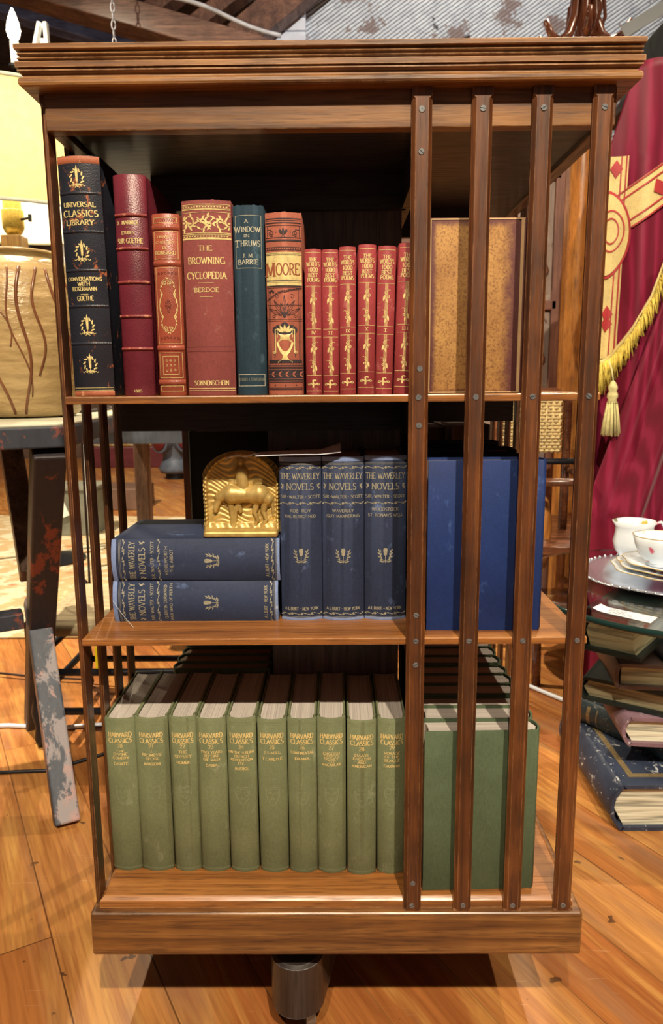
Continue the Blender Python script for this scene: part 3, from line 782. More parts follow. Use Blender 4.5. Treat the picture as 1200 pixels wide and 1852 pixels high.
def bk_moo():
    w, h, d = .0415, .2055, .150
    cov = cloth('terracotta_cloth', C(166,90,64), C(210,160,124))
    root, S = make_book('terracotta cloth book with black and gold urn decoration on its spine', w, h, d, cov, PAGE_OLD, top(-.0545), UP, sc=KT, bulge=.007, ragged=.0025)
    BLK = plain('black_stamping', C(46,34,34), .55); a, b2 = -w/2+.0005, w/2-.0005
    pn = Ink(); pn.rect(a,b2,.1246,.1612); pn.build('gold_panel', GILT, root, S, .0003)
    q = Ink()
    for v,t in ((.1972,.0010),(.1955,.0005),(.1925,.0012),(.1900,.0005),(.1768,.0006),(.1731,.0018),(.1664,.0005),(.1634,.0006),(.1600,.0003),(.1590,.0003),(.1578,.0006),(.1292,.0008),(.1280,.0003),(.1304,.0003),(.1232,.0012)): q.rect(a,b2,v,v+t)
    for i in range(15): q.rect(a+.0012+.0027*i,a+.0020+.0027*i,.1645,.1664)
    for x,sg in ((-.0135,1),(.0135,-1)):
        q.spiral(x,.1818,.0005,.0034,1.6,90,.0006,24,1); q.rect(x-sg*.0048-.0003,x-sg*.0048+.0003,.1775,.190); q.rect(min(x,x-sg*.0048),max(x,x-sg*.0048),.1855,.1860)
    q.leaf(0,.181,.0075,.0026,90)
    for sg in (-1,1):
        q.leaf(sg*.001,.1815,.0058,.003,90-38*sg); q.leaf(sg*.0045,.186,.0048,.0026,-90-20*sg); q.dot(sg*.0085,.183,.0006)
        q.line([(0,.1815),(sg*.0018,.1775)],.0006)
    q.rect(-.0035,.0035,.1806,.1812)
    # arch ground behind the urn
    q.poly([(-.0125,.0435),(.0125,.0435),(.0125,.071),(-.0125,.071)])
    for x in (-.010,0,.010): q.dot(x,.0745 if x else .079,.0046)
    q.rect(-.010,.010,.070,.080)
    q.rect(a+.001,b2-.001,.0368,.0405)
    for (x,v0,v1) in ((-.0165,.0405,.122),(.0165,.0405,.122),(-.0180,.0405,.122),(.0180,.0405,.122)): q.rect(x-.0002,x+.0002,v0,v1)
    for v in (.0845,.0865,.1025,.1218): q.rect(a,b2,v,v+.0004)
    for an,ln in ((90,.021),(58,.019),(122,.019),(30,.017),(150,.017),(75,.013),(105,.013)):
        x, y = .012*math.cos(R(an))*.3, .0885+.004*math.sin(R(an))
        c, s_ = math.cos(R(an)), math.sin(R(an))
        for sg in (-1,1): q.line([(x,y),(x+c*ln*.5-sg*s_*.0022,y+s_*ln*.5+sg*c*.0022),(x+c*ln,y+s_*ln)],.0005)
        q.line([(x,y),(x+c*ln,y+s_*ln)],.0003)
    q.dot(0,.0905,.0022); q.dot(-.0028,.0932,.0012); q.dot(.0028,.0932,.0012)
    for sg in (-1,1): q.spiral(sg*.009,.112,.0004,.003,1.1,90,.0004,14); q.spiral(sg*.0125,.0905,.0004,.0024,1.1,0,.0004,12)
    q.line([(a,.1085),(-.008,.1165),(b2,.1222)],.0006); q.line([(a,.1070),(-.008,.1152),(b2,.1210)],.0004)
    for (x,y) in ((-.0145,.1190),(-.0165,.1172),(-.0127,.1172)): q.dot(x,y,.0013)
    for i in range(12): q.spiral(-.006+.0022*i,.1178+.0003*i,.0002,.0010,1,90*i,.0004,8)
    for v,t in ((.0335,.0009),(.0318,.0006),(.0168,.0144),(.0145,.0009),(.0078,.0006),(.0060,.0010)): q.rect(a,b2,v,v+t)
    for i in range(12): q.rect(a+.002+.0034*i,a+.0023+.0034*i,.0344,.0368)
    for x in (-.0125,0,.0125): q.dot(x,.0112,.0008)
    q.build('black_ornament', BLK, root, S, .0004)
    u = Ink()
    prof = [(.0085,.0373),(.0085,.0385),(.0045,.0405),(.0025,.0440),(.0028,.0460),(.0055,.0490),(.0088,.0560),(.0098,.0600),(.0090,.0612),(.0060,.0640),(.0052,.0662),(.0062,.0690),(.0082,.0700),(.0082,.0712)]
    for (r0,z0),(r1,z1) in zip(prof[:-1],prof[1:]): u.q.append([(-r0,z0),(r0,z0),(r1,z1),(-r1,z1)])
    for an in (90,62,118,36,144): u.leaf(.003*math.cos(R(an)),.0716,.0095,.0032,an)
    for sg in (-1,1):
        u.rect(sg*.0112-.0006,sg*.0112+.0006,.0490,.0755); u.rect(min(sg*.0112,sg*.0085),max(sg*.0112,sg*.0085),.0748,.0756)
        u.rect(sg*.0088-.0003,sg*.0088+.0003,.066,.0756); u.spiral(sg*.0125,.0495,.0004,.0020,1.3,90,.0007,16,-1)
    u.build('gilt_urn', GILT, root, S, .0006)
    c = Ink()
    for i in range(5):
        x = a+.004+.0082*i
        c.leaf(x,.0242,.0052,.0018,40); c.leaf(x,.0238,.0052,.0018,-40)
    c.rect(a,b2,.0239,.0241)
    for v in (.0183,.0290): c.rect(a,b2,v,v+.0006)
    c.build('leaf_border', cov, root, S, .0006)
    k = Ink().text('M',-.0155,.1344,.0150,.0105,.15,.09).text('OORE',.0045,.1362,.0125,.0262,.15,.08)
    k.build('title_lettering', plain('russet_lettering', C(150,78,44), .5), root, S, .0006)
bk_moo()

POE = cloth('crimson_ribbed_cloth', C(146,54,50), C(200,120,104), rough=.6)
def bk_poe(num, where, x, w, h, lean=0):
    root, S = make_book('small crimson cloth book marked %s, %s' % (num, where), w, h, .105, POE, PAGE_OLD, top(x), UP, sc=KT, group='crimson pocket set on the top shelf', bulge=.0045, t=.002)
    root.rotation_euler = (0, R(lean), 0)
    k = Ink(); dh = h-.1645; f = w/.0195
    for t,u,v,c,wd in [('THE',0,.1507,.004,.0089),("WORLD'S",0,.1451,.0049,.0150),('1000',0,.139,.0049,.0108),('BEST',0,.1334,.0043,.0108),('POEMS',0.0003,.1282,.0043,.0138),(num,0,.0692,.0038,.0019*len(num)+.0006)]:
        k.text(t,u,v+dh*.8,c,wd*min(f,1.08),.19,.11)
    k.build('title_lettering', GILT, root, S)
    e = Ink(); W = w/2-.0012
    for v,t in ((.1603,.0005),(.1232,.0004),(.0752,.0005),(.0662,.0005),(.0222,.0005),(.0042,.0005)): e.rect(-W,W,v+dh*.8,v+t+dh*.8)
    for (v0,v1) in ((.0756,.1232),(.0226,.0662)):
        for x_ in (-.0012,-.0004,.0004,.0012,.0018): e.rect(x_-.00016,x_+.00016,v0+dh*.8,v1+dh*.8)
        for fr,sg in ((.72,1),(.25,-1)):
            vc = v0+(v1-v0)*fr+dh*.8
            e.spiral(0,vc+.0035,.0008,.0022,1.3,200,.0006,16); e.line([(sg*.001,vc+.005),(sg*.0035,vc+.0068),(sg*.0048,vc+.0058)],.0005)
            e.spiral(sg*.0022,vc-.001,.0003,.0019,1.2,0,.0007,14); e.leaf(-sg*.0015,vc+.001,.0075,.0026,-105 if sg>0 else -75); e.leaf(0,vc-.003,.0055,.002,-75 if sg>0 else -105)
    v = .0115+dh*.8
    e.text('F',.0003,.0080+dh*.8,.0088,.0036,.2,.12)
    for sg in (-1,1):
        e.line([(0,v-.0008),(sg*.003,v+.0018),(sg*.0055,v-.0006),(sg*.0068,v+.0008)],.0007); e.spiral(sg*.0052,v+.0005,.0003,.0018,1.1,180,.0007,12); e.leaf(sg*.001,v,.0042,.0014,90-60*sg)
    e.build('gilt_vines', GILT, root, S)
bk_poe('IV','beside the terracotta book',-.0210,.0193,.1645)
bk_poe('II','between those marked IV and IX',-.0013,.0193,.1640)
bk_poe('IX','between those marked II and X',.0188,.0196,.1668)
bk_poe('X','between those marked IX and I',.0401,.0206,.1690,.5)
bk_poe('I','between those marked X and III',.0608,.0208,.1672,1.3)
bk_poe('III','leaning, nearest the slats',.0828,.0212,.1700,1.9)

def tan_mat(h, d):
    m, nt, b = new_mat('rubbed_tan_suede'); n = N(nt)
    base = n.ramp(n.noise(n.coord((16,16,16), rnd=False),1,5,.65), [(.3,C(150,98,46)),(.7,C(188,134,68))])
    sp = n.noise(n.coord((420,420,420), rnd=False),1,4,.65)
    base = n.mix(n.ramp(sp,[(.36,(.75,)*3),(.52,W0)]), base, C(112,64,32))
    base = n.mix(n.ramp(n.noise(n.coord((90,90,60), rnd=False),1,6,.7),[(.60,W0),(.72,(.6,)*3)]), base, C(128,76,38))
    t = n.node('ShaderNodeTexCoord'); sx = n.node('ShaderNodeSeparateXYZ'); nt.links.new(t.outputs['Object'], sx.inputs[0])
    def math_(op, a, c):
        q = n.node('ShaderNodeMath', operation=op); n.put(q.inputs[0], a); n.put(q.inputs[1], c); return q.outputs[0]
    wob = math_('MULTIPLY', math_('SUBTRACT', n.noise(n.coord((60,60,60), rnd=False),1,6,.7), .5), .022)
    e1 = math_('ADD', math_('SUBTRACT', sx.outputs[1], .018), wob)                      # from the joint
    e2 = math_('ADD', math_('MULTIPLY', math_('SUBTRACT', h-.003, sx.outputs[2]), 1.9), wob)
    e3 = math_('ADD', math_('MULTIPLY', math_('SUBTRACT', d-.003, sx.outputs[1]), 2.6), wob)
    e4 = math_('ADD', math_('MULTIPLY', sx.outputs[2], 2.8), wob)
    mn = math_('MINIMUM', math_('MINIMUM', e1, e2), math_('MINIMUM', e3, e4))
    base = n.mix(n.ramp(mn,[(.003,(.9,)*3),(.016,W0)]), base, C(84,36,40))
    nt.links.new(base, b.inputs['Base Color']); b.inputs['Roughness'].default_value = .75; n.bump(b, sp, .5, .0008); return m
def bk_tan():
    w, h, d = .045, .1935, .115
    root, S = make_book('large rubbed tan suede book, cover facing out through the slats', w, h, d, tan_mat(h, d), PAGE_OLD, (.2262,.056,ZT), zrot(90), bulge=.006)
    RIM = leather('pale_rubbed_edge', C(206,160,104), C(120,70,44), .6, .7)
    g = G(); x0 = -w/2-.0005; x1 = -w/2+.0003
    g.box(x0,x1,.009,d-.0005,h-.0022,h-.0006); g.box(x0,x1,.009,d-.0005,.0006,.0020); g.box(x0,x1,.0095,.0130,.0020,h-.0022); g.box(x0,x1,d-.0018,d-.0004,.0020,h-.0022)
    g.build('rubbed_rim', RIM, root, world=False)
bk_tan()

ORD = ['first','second','third','fourth','fifth','sixth','seventh','eighth','ninth','tenth']
# ------------------------------------------------------------------ middle shelf: navy set
ZM = .5752
NAVY = cloth('navy_cloth', C(46,52,68), C(96,108,134), rough=.7)
DG = gilt('dull_gilt_stamp', C(166,150,116), .1, .6)
RUBB = cloth('rubbed_blue_cloth', C(120,130,154), C(190,190,186), rough=.8)
def waverley(label, lines, w, h, d, loc, rot):
    root, S = make_book(label, w, h, d, NAVY, PAGE_OLD, loc, rot, group='navy set on the middle shelf', bulge=.007, ragged=.0012)
    k = Ink()
    base = [('THE WAVERLEY',-.0003,.181,.0075,.0478),('NOVELS',-.0003,.1679,.0079,.0332),('SIR - WALTER - SCOTT',-.0003,.1572,.0038,.0478),('A.L.BURT - NEW YORK',0,.0135,.004,.0420)]
    for t,u,v,c,wd in base:
        parts = t.split(' - ')
        if len(parts) == 1: k.text(t,u,v,c,wd,.13,.07)
        elif len(parts) == 3:
            k.text('SIR',u-.0206,v,c,.0072,.16,.1,False); k.text('WALTER',u-.0045,v,c,.0182,.16,.1,False); k.text('SCOTT',u+.0172,v,c,.0142,.16,.1,False)
            k.dot(u-.0154,v+c/2,.0004); k.dot(u+.0073,v+c/2,.0004)
        else:
            pb = Ink().text('A.L.BURT',u-.0128,v,c,.0170,.16,.1,False); pb.rect(u-.0025,u-.0002,v+c*.45,v+c*.55); pb.text('NEW YORK',u+.0108,v,c,.0200,.16,.1,False); pb.build('publisher_lettering', DG, root, S)
    for t,u,v,c,wd in lines: k.text(t,u,v,c,wd,.16,.11,False)
    k.build('title_lettering', DG, root, S)
    spine_band(root, S, w*1.004, h-.0032, .0066, .0004, RUBB, 'headcap'); spine_band(root, S, w*1.004, .0022, .0046, .0004, RUBB, 'tailcap')
    e = Ink(); a, b2 = -w/2+.0008, w/2-.0008
    for v in (.2005,.1990,.0047,.0032): e.rect(a,b2,v,v+.0003)
    e.build('gilt_lines', DG, root, S)
    for v in (.1930,.1488,.0066): Ink().vine(a,b2,v,v+.0043,4).build('leaf_border', DG, root, S)
    e = Ink()
    for sg in (-1,1):
        for (dx,dy,an) in ((0,0,60),(.0012,.001,110),(-.001,.0024,80),(.0006,.004,130),(-.0004,.0048,50)): e.leaf(sg*(.0222+dx),.1682+dy,.0036,.0014,an if sg>0 else 180-an)
    vc = .0845                                                    # thistle with two leafy sprays
    e.poly([(-.0022,vc+.003),(.0022,vc+.003),(.0027,vc+.0062),(.0020,vc+.0092),(-.0020,vc+.0092),(-.0027,vc+.0062)]); e.dot(0,vc+.0018,.0022,.0024)
    e.line([(0,vc-.0098),(0,vc)],.0006)
    for sg in (-1,1):
        e.line([(0,vc-.0078),(sg*.0045,vc-.0050),(sg*.0068,vc),(sg*.0072,vc+.0052)],.0006)
        for (x,y,an) in ((.003,-.006,20),(.0045,-.005,75),(.0058,-.0025,15),(.0060,-.0010,100),(.0068,.0012,40),(.0068,.003,105),(.0072,.0045,65),(.0015,-.0078,-15),(.0035,-.0072,-5)): e.leaf(sg*x,vc+y,.0042,.0015,an if sg>0 else 180-an)
        e.line([(0,vc-.0082),(sg*.003,vc-.0092),(sg*.006,vc-.0086)],.0005)
    e.build('thistle_ornament', DG, root, S)
    return root
waverley('upright navy cloth book lettered ROB ROY, beside the gold bookend', [('ROB',-.0080,.1398,.0039,.0098),('ROY',.0072,.1398,.0039,.0108),('THE BETROTHED',-.0007,.1329,.0035,.0390)], .0520,.2085,.132,(-.0405,.0665,ZM),UP)
waverley('upright navy cloth book lettered GUY MANNERING', [('WAVERLEY',0,.1398,.0036,.0262),('GUY MANNERING',0,.1331,.0037,.0405)], .0520,.2085,.132,(.0123,.0658,ZM),UP)
waverley('upright navy cloth book lettered WOODSTOCK, nearest the slats', [('WOODSTOCK',-.0003,.1410,.0040,.0330),("ST. RONAN'S WELL",0,.1338,.0037,.0430)], .0520,.2095,.132,(.0652,.0668,ZM),UP)
waverley('navy cloth book lying flat on the shelf, under the other flat one', [('QUENTIN DURWARD',0,.1400,.0038,.0440),('FAIR MAID OF PERTH',0,.1330,.0036,.0470)], .0530,.2085,.140,(-.0702,.0590,ZM+.0265),FLAT_W)
waverley('navy cloth book lying flat under the gold bookend, lettered KENILWORTH', [('KENILWORTH',0,.1400,.0038,.0360),('THE ABBOT',0,.1330,.0038,.0290)], .0540,.2100,.140,(-.0672,.0585,ZM+.0535+.0271),FLAT_W)

BLUE = cloth('royal_blue_cloth', C(28,46,86), C(66,88,130), rough=.6)
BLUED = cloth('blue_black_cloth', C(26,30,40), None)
ys = [.0245,.0635,.103,.145,.189,.235,.283,.332]
for i in range(len(ys)-1):
    wd = ys[i+1]-ys[i]-.001
    lab = 'royal blue cloth book, its cover facing out through the slats' if i == 0 else 'dark blue book, %s behind the royal blue one in its row' % ORD[i-1]
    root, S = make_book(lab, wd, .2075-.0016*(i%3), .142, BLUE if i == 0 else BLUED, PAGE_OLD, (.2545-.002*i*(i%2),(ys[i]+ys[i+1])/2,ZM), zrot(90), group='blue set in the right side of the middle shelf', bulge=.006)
    if i == 0:
        e = Ink()
        for v in (.196,.190,.150,.012): e.rect(-wd/2+.003,wd/2-.003,v,v+.0006)
        e.build('gilt_lines', DG, root, S)
BRPG = pages('brown_page_edges', C(84,60,44))
BROWNL = leather('brown_calf', C(74,50,38), C(120,84,60), .6, .5)
for i,(x,wd,hh) in enumerate(((.232,.066,.226),(.162,.060,.224),(.1,.055,.219))):
    make_book(('brown calf book rightmost at the back of the middle shelf' if i == 0 else 'brown calf book in the middle of three at the middle shelf back' if i == 1 else 'brown calf book nearest the core at the back of the middle shelf'), wd, hh, .15, BROWNL, BRPG, (x,.575,ZM), zrot(180), group='brown books at the back of the middle shelf')
DKG = cloth('black_green_cloth', C(30,36,30), None)
make_book('large black green book standing upright behind the gold bookend', .06, .215, .150, DKG, PAGE_OLD, (-.262,.500,ZM), zrot(-90), bulge=.006)

# ------------------------------------------------------------------ bottom shelf: sage green set
ZB = .2312
SAGE = cloth('sage_green_cloth', C(108,107,69), C(140,136,98), rough=.72)
SAGE2 = cloth('moss_green_cloth', C(80,88,58), None, rough=.72)
BLIND = plain('blind_stamp', C(134,132,92), .6)
data = [(20,-.2792,.0398,[('THE',.1712,.0032,.011),('DIVINE',.1665,.0034,.018),('COMEDY',.1612,.0034,.021),('DANTE',.1530,.0036,.0185)]),
 (21,-.2384,.0433,[('I',.1712,.0035,.0022),('PROMESSI',.1655,.0039,.0245),('SPOSI',.1605,.0036,.0165),('MANZONI',.1530,.0039,.0215)]),
 (22,-.1975,.0352,[('THE',.1703,.0036,.011),('ODYSSEY',.1636,.0038,.023),('HOMER',.1553,.0038,.018)]),
 (23,-.1603,.0385,[('TWO YEARS',.1700,.0036,.028),('BEFORE',.1650,.0034,.0195),('THE MAST',.1598,.0034,.0235),('DANA',.1518,.0036,.0150)]),
 (24,-.1210,.0378,[('ON THE SUBLIME',.1700,.0034,.0335),('FRENCH',.1648,.0034,.018),('REVOLUTION',.1598,.0034,.0285),('ETC.',.1548,.0034,.0095),('BURKE',.1475,.0036,.0175)]),
 (25,-.0812,.0378,[('J.S.MILL',.1700,.0036,.0215),('T.CARLYLE',.1612,.0036,.0255)]),
 (26,-.0424,.0376,[('CONTINENTAL',.1700,.0036,.0295),('DRAMA',.1620,.0036,.0185)]),
 (27,-.0045,.0370,[('ENGLISH',.1695,.0034,.0215),('ESSAYS',.1658,.0032,.0195),('SIDNEY',.1620,.0032,.0185),('TO',.1584,.0032,.007),('MACAULAY',.1540,.0034,.0245)]),
 (28,.0346,.0378,[('ESSAYS',.1685,.0034,.0185),('ENGLISH',.1638,.0034,.0222),('AND',.1588,.0034,.0105),('AMERICAN',.1535,.0034,.0252)]),
 (29,.0735,.0368,[('VOYAGE',.1705,.0036,.0205),('OF THE',.1655,.0036,.0185),('BEAGLE',.1603,.0036,.0205),('DARWIN',.1525,.0036,.0205)])]
SHOW = {20:'THE DIVINE COMEDY',21:'I PROMESSI SPOSI',22:'THE ODYSSEY',23:'TWO YEARS BEFORE THE MAST',24:'FRENCH REVOLUTION',25:'25 in gilt',26:'CONTINENTAL DRAMA',27:'ENGLISH ESSAYS and 27',28:'ESSAYS ENGLISH AND AMERICAN',29:'VOYAGE OF THE BEAGLE'}
for (num,x,w,lines) in data:
    yy = .0535-.0009*(num-20) if num != 28 else .0435
    h = .2185+.0006*((num*7)%5-2)
    root, S = make_book('sage green cloth book lettered %s on the bottom shelf' % SHOW[num], w, h, .162, SAGE, PAGE, (x,yy,ZB), UP, group='sage green set on the bottom shelf', bulge=.0065, ragged=.0008)
    s = w/.0405
    k = Ink()
    k.text('HARVARD',0,.1916,.0066,.0300*min(1,s*1.04),.2,.11); k.text('CLASSICS',0,.1838,.0062,.0300*min(1,s*1.04),.2,.11); k.text(str(num),0,.1770,.0052,.0064,.16,.09)
    for t,v,c,wd in lines: k.text(t,0,v,c,wd*min(1,s*1.08),.2,.12)
    k.build('title_lettering', GILT, root, S)
    e = Ink(); a, b2 = -w/2+.0006, w/2-.0006
    for v in (.2135,.2120,.2096,.0056,.0044): e.rect(a,b2,v,v+.0003)
    vc = .1105; sh = [(-.0085,.0115),(-.0045,.0128),(0,.0118),(.0045,.0128),(.0085,.0115),(.0088,.003),(.0070,-.0055),(.0035,-.0105),(0,-.0132)]
    sh = sh+[(-p[0],p[1]) for p in sh[-2:4:-1]]+[sh[0]]
    e.line([(p[0],vc+p[1]) for p in sh],.00045); e.line([(p[0]*.82,vc+p[1]*.82) for p in sh],.00025)
    for (dx,dy) in ((-.0042,.005),(.0042,.005),(0,-.0035)): e.frame(dx-.0022,dx+.0022,vc+dy-.0012,vc+dy+.0012,.0003)
    e.build('blind_stamped_shield', BLIND, root, S, .0002)
ys = [.0165,.0520,.0925,.1260,.1640,.2040,.2390,.2755,.317,.357,.396]
for i in range(len(ys)-1):
    wd = ys[i+1]-ys[i]-.0008
    root, S = make_book('moss green cloth book, its cover facing out through the slats' if i == 0 else 'moss green cloth book, %s behind the front one in its right hand row' % ORD[i-1], wd, .2175-.0012*(i%3), .146, SAGE2, PAGE, (.2570+.001*(i%3),(ys[i]+ys[i+1])/2,ZB), zrot(90 if i else 91.5), group='green set in the right side of the bottom shelf', bulge=.006)
ys = [.2225,.2545,.2895,.322,.356,.39,.425,.46]
for i in range(len(ys)-1):
    wd = ys[i+1]-ys[i]-.0008
    make_book('moss green cloth book, %s from the front in the left side row' % ORD[i], wd, .217-.001*(i%3), .150, SAGE2, PAGE_OLD, (-.2480-.001*(i%2),(ys[i]+ys[i+1])/2,ZB), zrot(-90), group='green set in the left side of the bottom shelf', bulge=.006)

# ------------------------------------------------------------------ gilt bookend, price tag and string
GOLDM, nt, b = new_mat('gilt_bronze'); n = N(nt)
f = n.noise(n.coord((60,60,60)), 1, 5, .65)
nt.links.new(n.ramp(f, [(.3, C(160,122,58)), (.7, C(212,172,96))]), b.inputs['Base Color'])
b.inputs['Metallic'].default_value = .4; b.inputs['Roughness'].default_value = .42
def capsule(x, y, a, b_, r0, r1):
    dx, dy = b_[0]-a[0], b_[1]-a[1]; L = dx*dx+dy*dy or 1e-9
    t = max(0, min(1, ((x-a[0])*dx+(y-a[1])*dy)/L))
    r = r0+(r1-r0)*t
    d = math.hypot(x-a[0]-dx*t, y-a[1]-dy*t)/r
    return math.sqrt(max(0, 1-d*d))*r
HORSE = [((-.12,.50),(.06,.49),.125,.095),((.06,.49),(.22,.50),.095,.130),((-.15,.53),(-.285,.46),.098,.060),((-.28,.46),(-.335,.32),.056,.036),((-.335,.33),(-.338,.29),.037,.030),((-.272,.51),(-.262,.555),.018,.006),
    ((.22,.50),(.33,.44),.115,.08),((.30,.42),(.27,.28),.062,.034),((.27,.28),(.31,.17),.032,.022),((.31,.17),(.25,.09),.022,.020),
    ((.20,.42),(.16,.27),.055,.032),((.16,.27),(.20,.16),.028,.022),((.20,.16),(.15,.09),.02,.02),
    ((-.14,.42),(-.13,.26),.05,.030),((-.13,.26),(-.13,.09),.026,.021),((-.04,.42),(-.08,.28),.04,.026),((-.08,.28),(-.10,.10),.022,.02),
    ((.385,.46),(.40,.22),.03,.012),
    ((.02,.58),(.005,.78),.066,.082),((.005,.82),(.003,.87),.030,.028),((-.002,.905),(.0,.925),.042,.042),((.02,.60),(-.05,.42),.055,.038),((-.05,.42),(-.02,.28),.034,.026),((.0,.77),(-.075,.64),.03,.024),((-.075,.64),(-.155,.62),.022,.018)]
bx, bw, bh = -.1159, .0970, .1035
bend = thing('bookend', (bx, .083, .6838), 'arched gilt bronze bookend with a horse and rider in relief on the flat navy books', 'bookend')
def bfront(u, v):
    s = u*2-1
    top = (.66+.385*math.sqrt(max(0,1-(s*.97)**2))) if True else 1
    side = .5*(1-.02*(1-v))
    X = s*side; Zz = v*top
    if v < .045: X *= .90+.1*v/.045
    x, z = X, Zz
    r = math.hypot(x/.5, max(0,z-.62)/.42) if z > .62 else abs(x)/.5
    hgt = .0055*math.sin(85*z+9*math.sin(9*x+4*z)+12*x)*(1 if r < .86 and z > .14 else .2)
    if r > .86: hgt += .055*math.sin(min(1,(r-.86)/.10)*math.pi)**.6 + .010*math.sin(60*math.atan2(z-.4,x))
    if z < .13: hgt += .07*(1-z/.13)+.02+.012*math.sin(40*x+20*z)
    H = 0
    for c in HORSE:
        k = capsule(x, z, *c)
        if k > 0: H = max(H, .03+k*.95)
    hgt = max(hgt, H) if H else hgt
    if r > .985: hgt -= .05
    return (bx-.0008+X*bw*1.035, .096-hgt*bw*1.0, .6838+Zz*.1010)
g = G().grid(bfront, 150, 150)
nf = len(g.v); fr = [g.v[i] for i in list(range(0,151))+[151*j+150 for j in range(1,151)]+[151*150+i for i in range(149,-1,-1)]+[151*j for j in range(149,0,-1)]]
m = len(fr); base = len(g.v); g.v += [(x*.99+bx*.01,.105,z) for x,y,z in fr]
order = list(range(0,151))+[151*j+150 for j in range(1,151)]+[151*150+i for i in range(149,-1,-1)]+[151*j for j in range(149,0,-1)]
for i in range(m): g.f.append((order[i], order[(i+1)%m], base+(i+1)%m, base+i))
g.f.append(tuple(base+i for i in range(m)))
g.build('relief_plaque', GOLDM, bend, smooth='auto', angle=75)
G().box(bx-.0468,bx+.0468,.0660,.122,.6832,.6915).build('foot_plate', GOLDM, bend, bevel=.003)

CARD = plain('grey_card', C(188,178,168), .8, 0, .08, 30)
g = G()
def cardf(u, v):
    x = -.094+.104*u; y = .0535+.046*v
    return (x, y+.004*u, .7862+.0014*math.sin(u*3)+.012*max(0,u-.72)**1.3*4*(.4+.6*v)-.002*(1-u)*v+.003*v)
tg = thing('price_tag', (-.05,.085,.785), 'blank grey card price tag on twisted string lying on the upright navy books', 'tag')
g.grid(cardf, 20, 6).build('card', CARD, tg, smooth=True, solid=.0004)
pts = [(-.139,.099,.7755),(-.1345,.094,.7800),(-.127,.084,.7835),(-.118,.078,.7850),(-.108,.076,.7838),(-.098,.076,.7868),(-.090,.076,.7873)]
g = G()
for ph in (0, math.pi):
    P = []
    for i in range(61):
        t = i/60*(len(pts)-1); k = min(int(t), len(pts)-2); q = Vector(pts[k]).lerp(Vector(pts[k+1]), t-k)
        P.append(q+Vector((0,.0006*math.cos(i*.9+ph),.0006*math.sin(i*.9+ph))))
    g.tube(P, .0006, 6)
g.build('string', plain('white_string', C(206,196,180), .9), tg, smooth=True)
th = G().tube([(-.277,.055,.606),(-.270,.050,.598),(-.262,.046,.589),(-.249,.040,.5762)], .00025, 5).build('loose_thread', plain('pale_thread', C(200,190,170), .9))
tag(th, 'loose pale thread hanging from the lower flat navy book onto the shelf', 'thread')

# ------------------------------------------------------------------ left side: table lamp on a painted trestle table
BLACKP = painted('worn_black_paint', C(46,46,48), C(120,62,48), .56, (26,26,26))
BLACKP2 = painted('worn_black_paint_over_pink', C(66,68,70), C(176,134,116), .46, (18,18,5), .55, C(150,134,122))
REDP = painted('worn_black_over_red', C(44,36,34), C(138,62,38), .56, (14,14,4), .5)
BROWNB = wood('aged_brown_board', C(70,48,34), C(118,86,62), C(150,116,86), 2, rough=.6, across=30)
CREAMTOP = plain('pale_table_top', C(206,190,150), .5, 0, .12, 10)
d1 = Vector((-.243,.44,0)).normalized(); e1 = Vector((-d1.y, d1.x, 0))     # along the trestle, along the table
trestle = thing('trestle_table', (-.70,.80,0), 'distressed black trestle table with flaking paint carrying the big lamp', 'table')
def tp(t, s, z): q = Vector((-.545,.52,0))+Vector((-.243,.44,0))*t+e1*s; return (q.x,q.y,z)
g = G(); Zt0, Zt1 = .7655, .8095
A = [(-.452,.428,0),(-.51,1.12,0),tp(1.42,1.5,0),tp(-.22,1.5,0)]
g.prism([(p[0],p[1]) for p in A], Zt0+.002, Zt1-.006).build('apron', BLACKP, trestle, bevel=.003)
A = [(-.455,.432,0),(-.512,1.116,0),tp(1.41,1.49,0),tp(-.21,1.49,0)]
G().prism([(p[0],p[1]) for p in A], Zt1-.006, Zt1-.001).build('table_top', CREAMTOP, trestle, bevel=.002)
G().obox(tp(0,0,.0),tp(.50,0,.405),.046,.048,e1).build('leg', BLACKP2, trestle, bevel=.004)
G().obox(tp(.56,0,.45),tp(1.15,0,.766),.046,.05,e1).build('leg', BROWNB, trestle, bevel=.004)
G().obox(tp(1.0,-.004,.0),tp(-.20,-.004,.766),.05,.055,e1).build('leg', REDP, trestle, bevel=.004)
G().obox(tp(.47,.03,.37),tp(.47,1.2,.37),.05,.035).build('stretcher', BLACKP, trestle, bevel=.003)

lamp = thing('table_lamp', (-.80,1.10,.817), 'large table lamp with drip glazed cream jar base and yellow drum shade', 'lamp')
def jar_mat():
    m, nt, b = new_mat('cream_drip_glaze'); n = N(nt)
    base = n.ramp(n.noise(n.coord((9,9,40), rnd=False),1,5,.6), [(.3,C(140,106,58)),(.7,C(186,148,92))])
    wv = n.node('ShaderNodeTexWave', wave_type='BANDS', bands_direction='Z'); wv.inputs['Scale'].default_value = 9; wv.inputs['Distortion'].default_value = 3
    nt.links.new(n.coord((1,1,1), rnd=False), wv.inputs['Vector'])
    base = n.mix(n.ramp(wv.outputs['Fac'],[(.0,(.3,)*3),(.2,W0)]), base, C(140,104,64))
    nt.links.new(base, b.inputs['Base Color']); b.inputs['Roughness'].default_value = .3
    n.bump(b, n.noise(n.coord((22,22,50), rnd=False),1,4,.6), .6, .006); return m
JR = [(.118,0),(.128,.006),(.140,.03),(.158,.09),(.168,.17),(.168,.25),(.162,.31),(.148,.355),(.124,.378),(.108,.385),(.113,.393),(.110,.402),(.05,.404)]
G().lathe([(r,z) for r,z in JR], (-.80,1.10,.8175), 56).build('jar', jar_mat(), lamp, smooth=True)
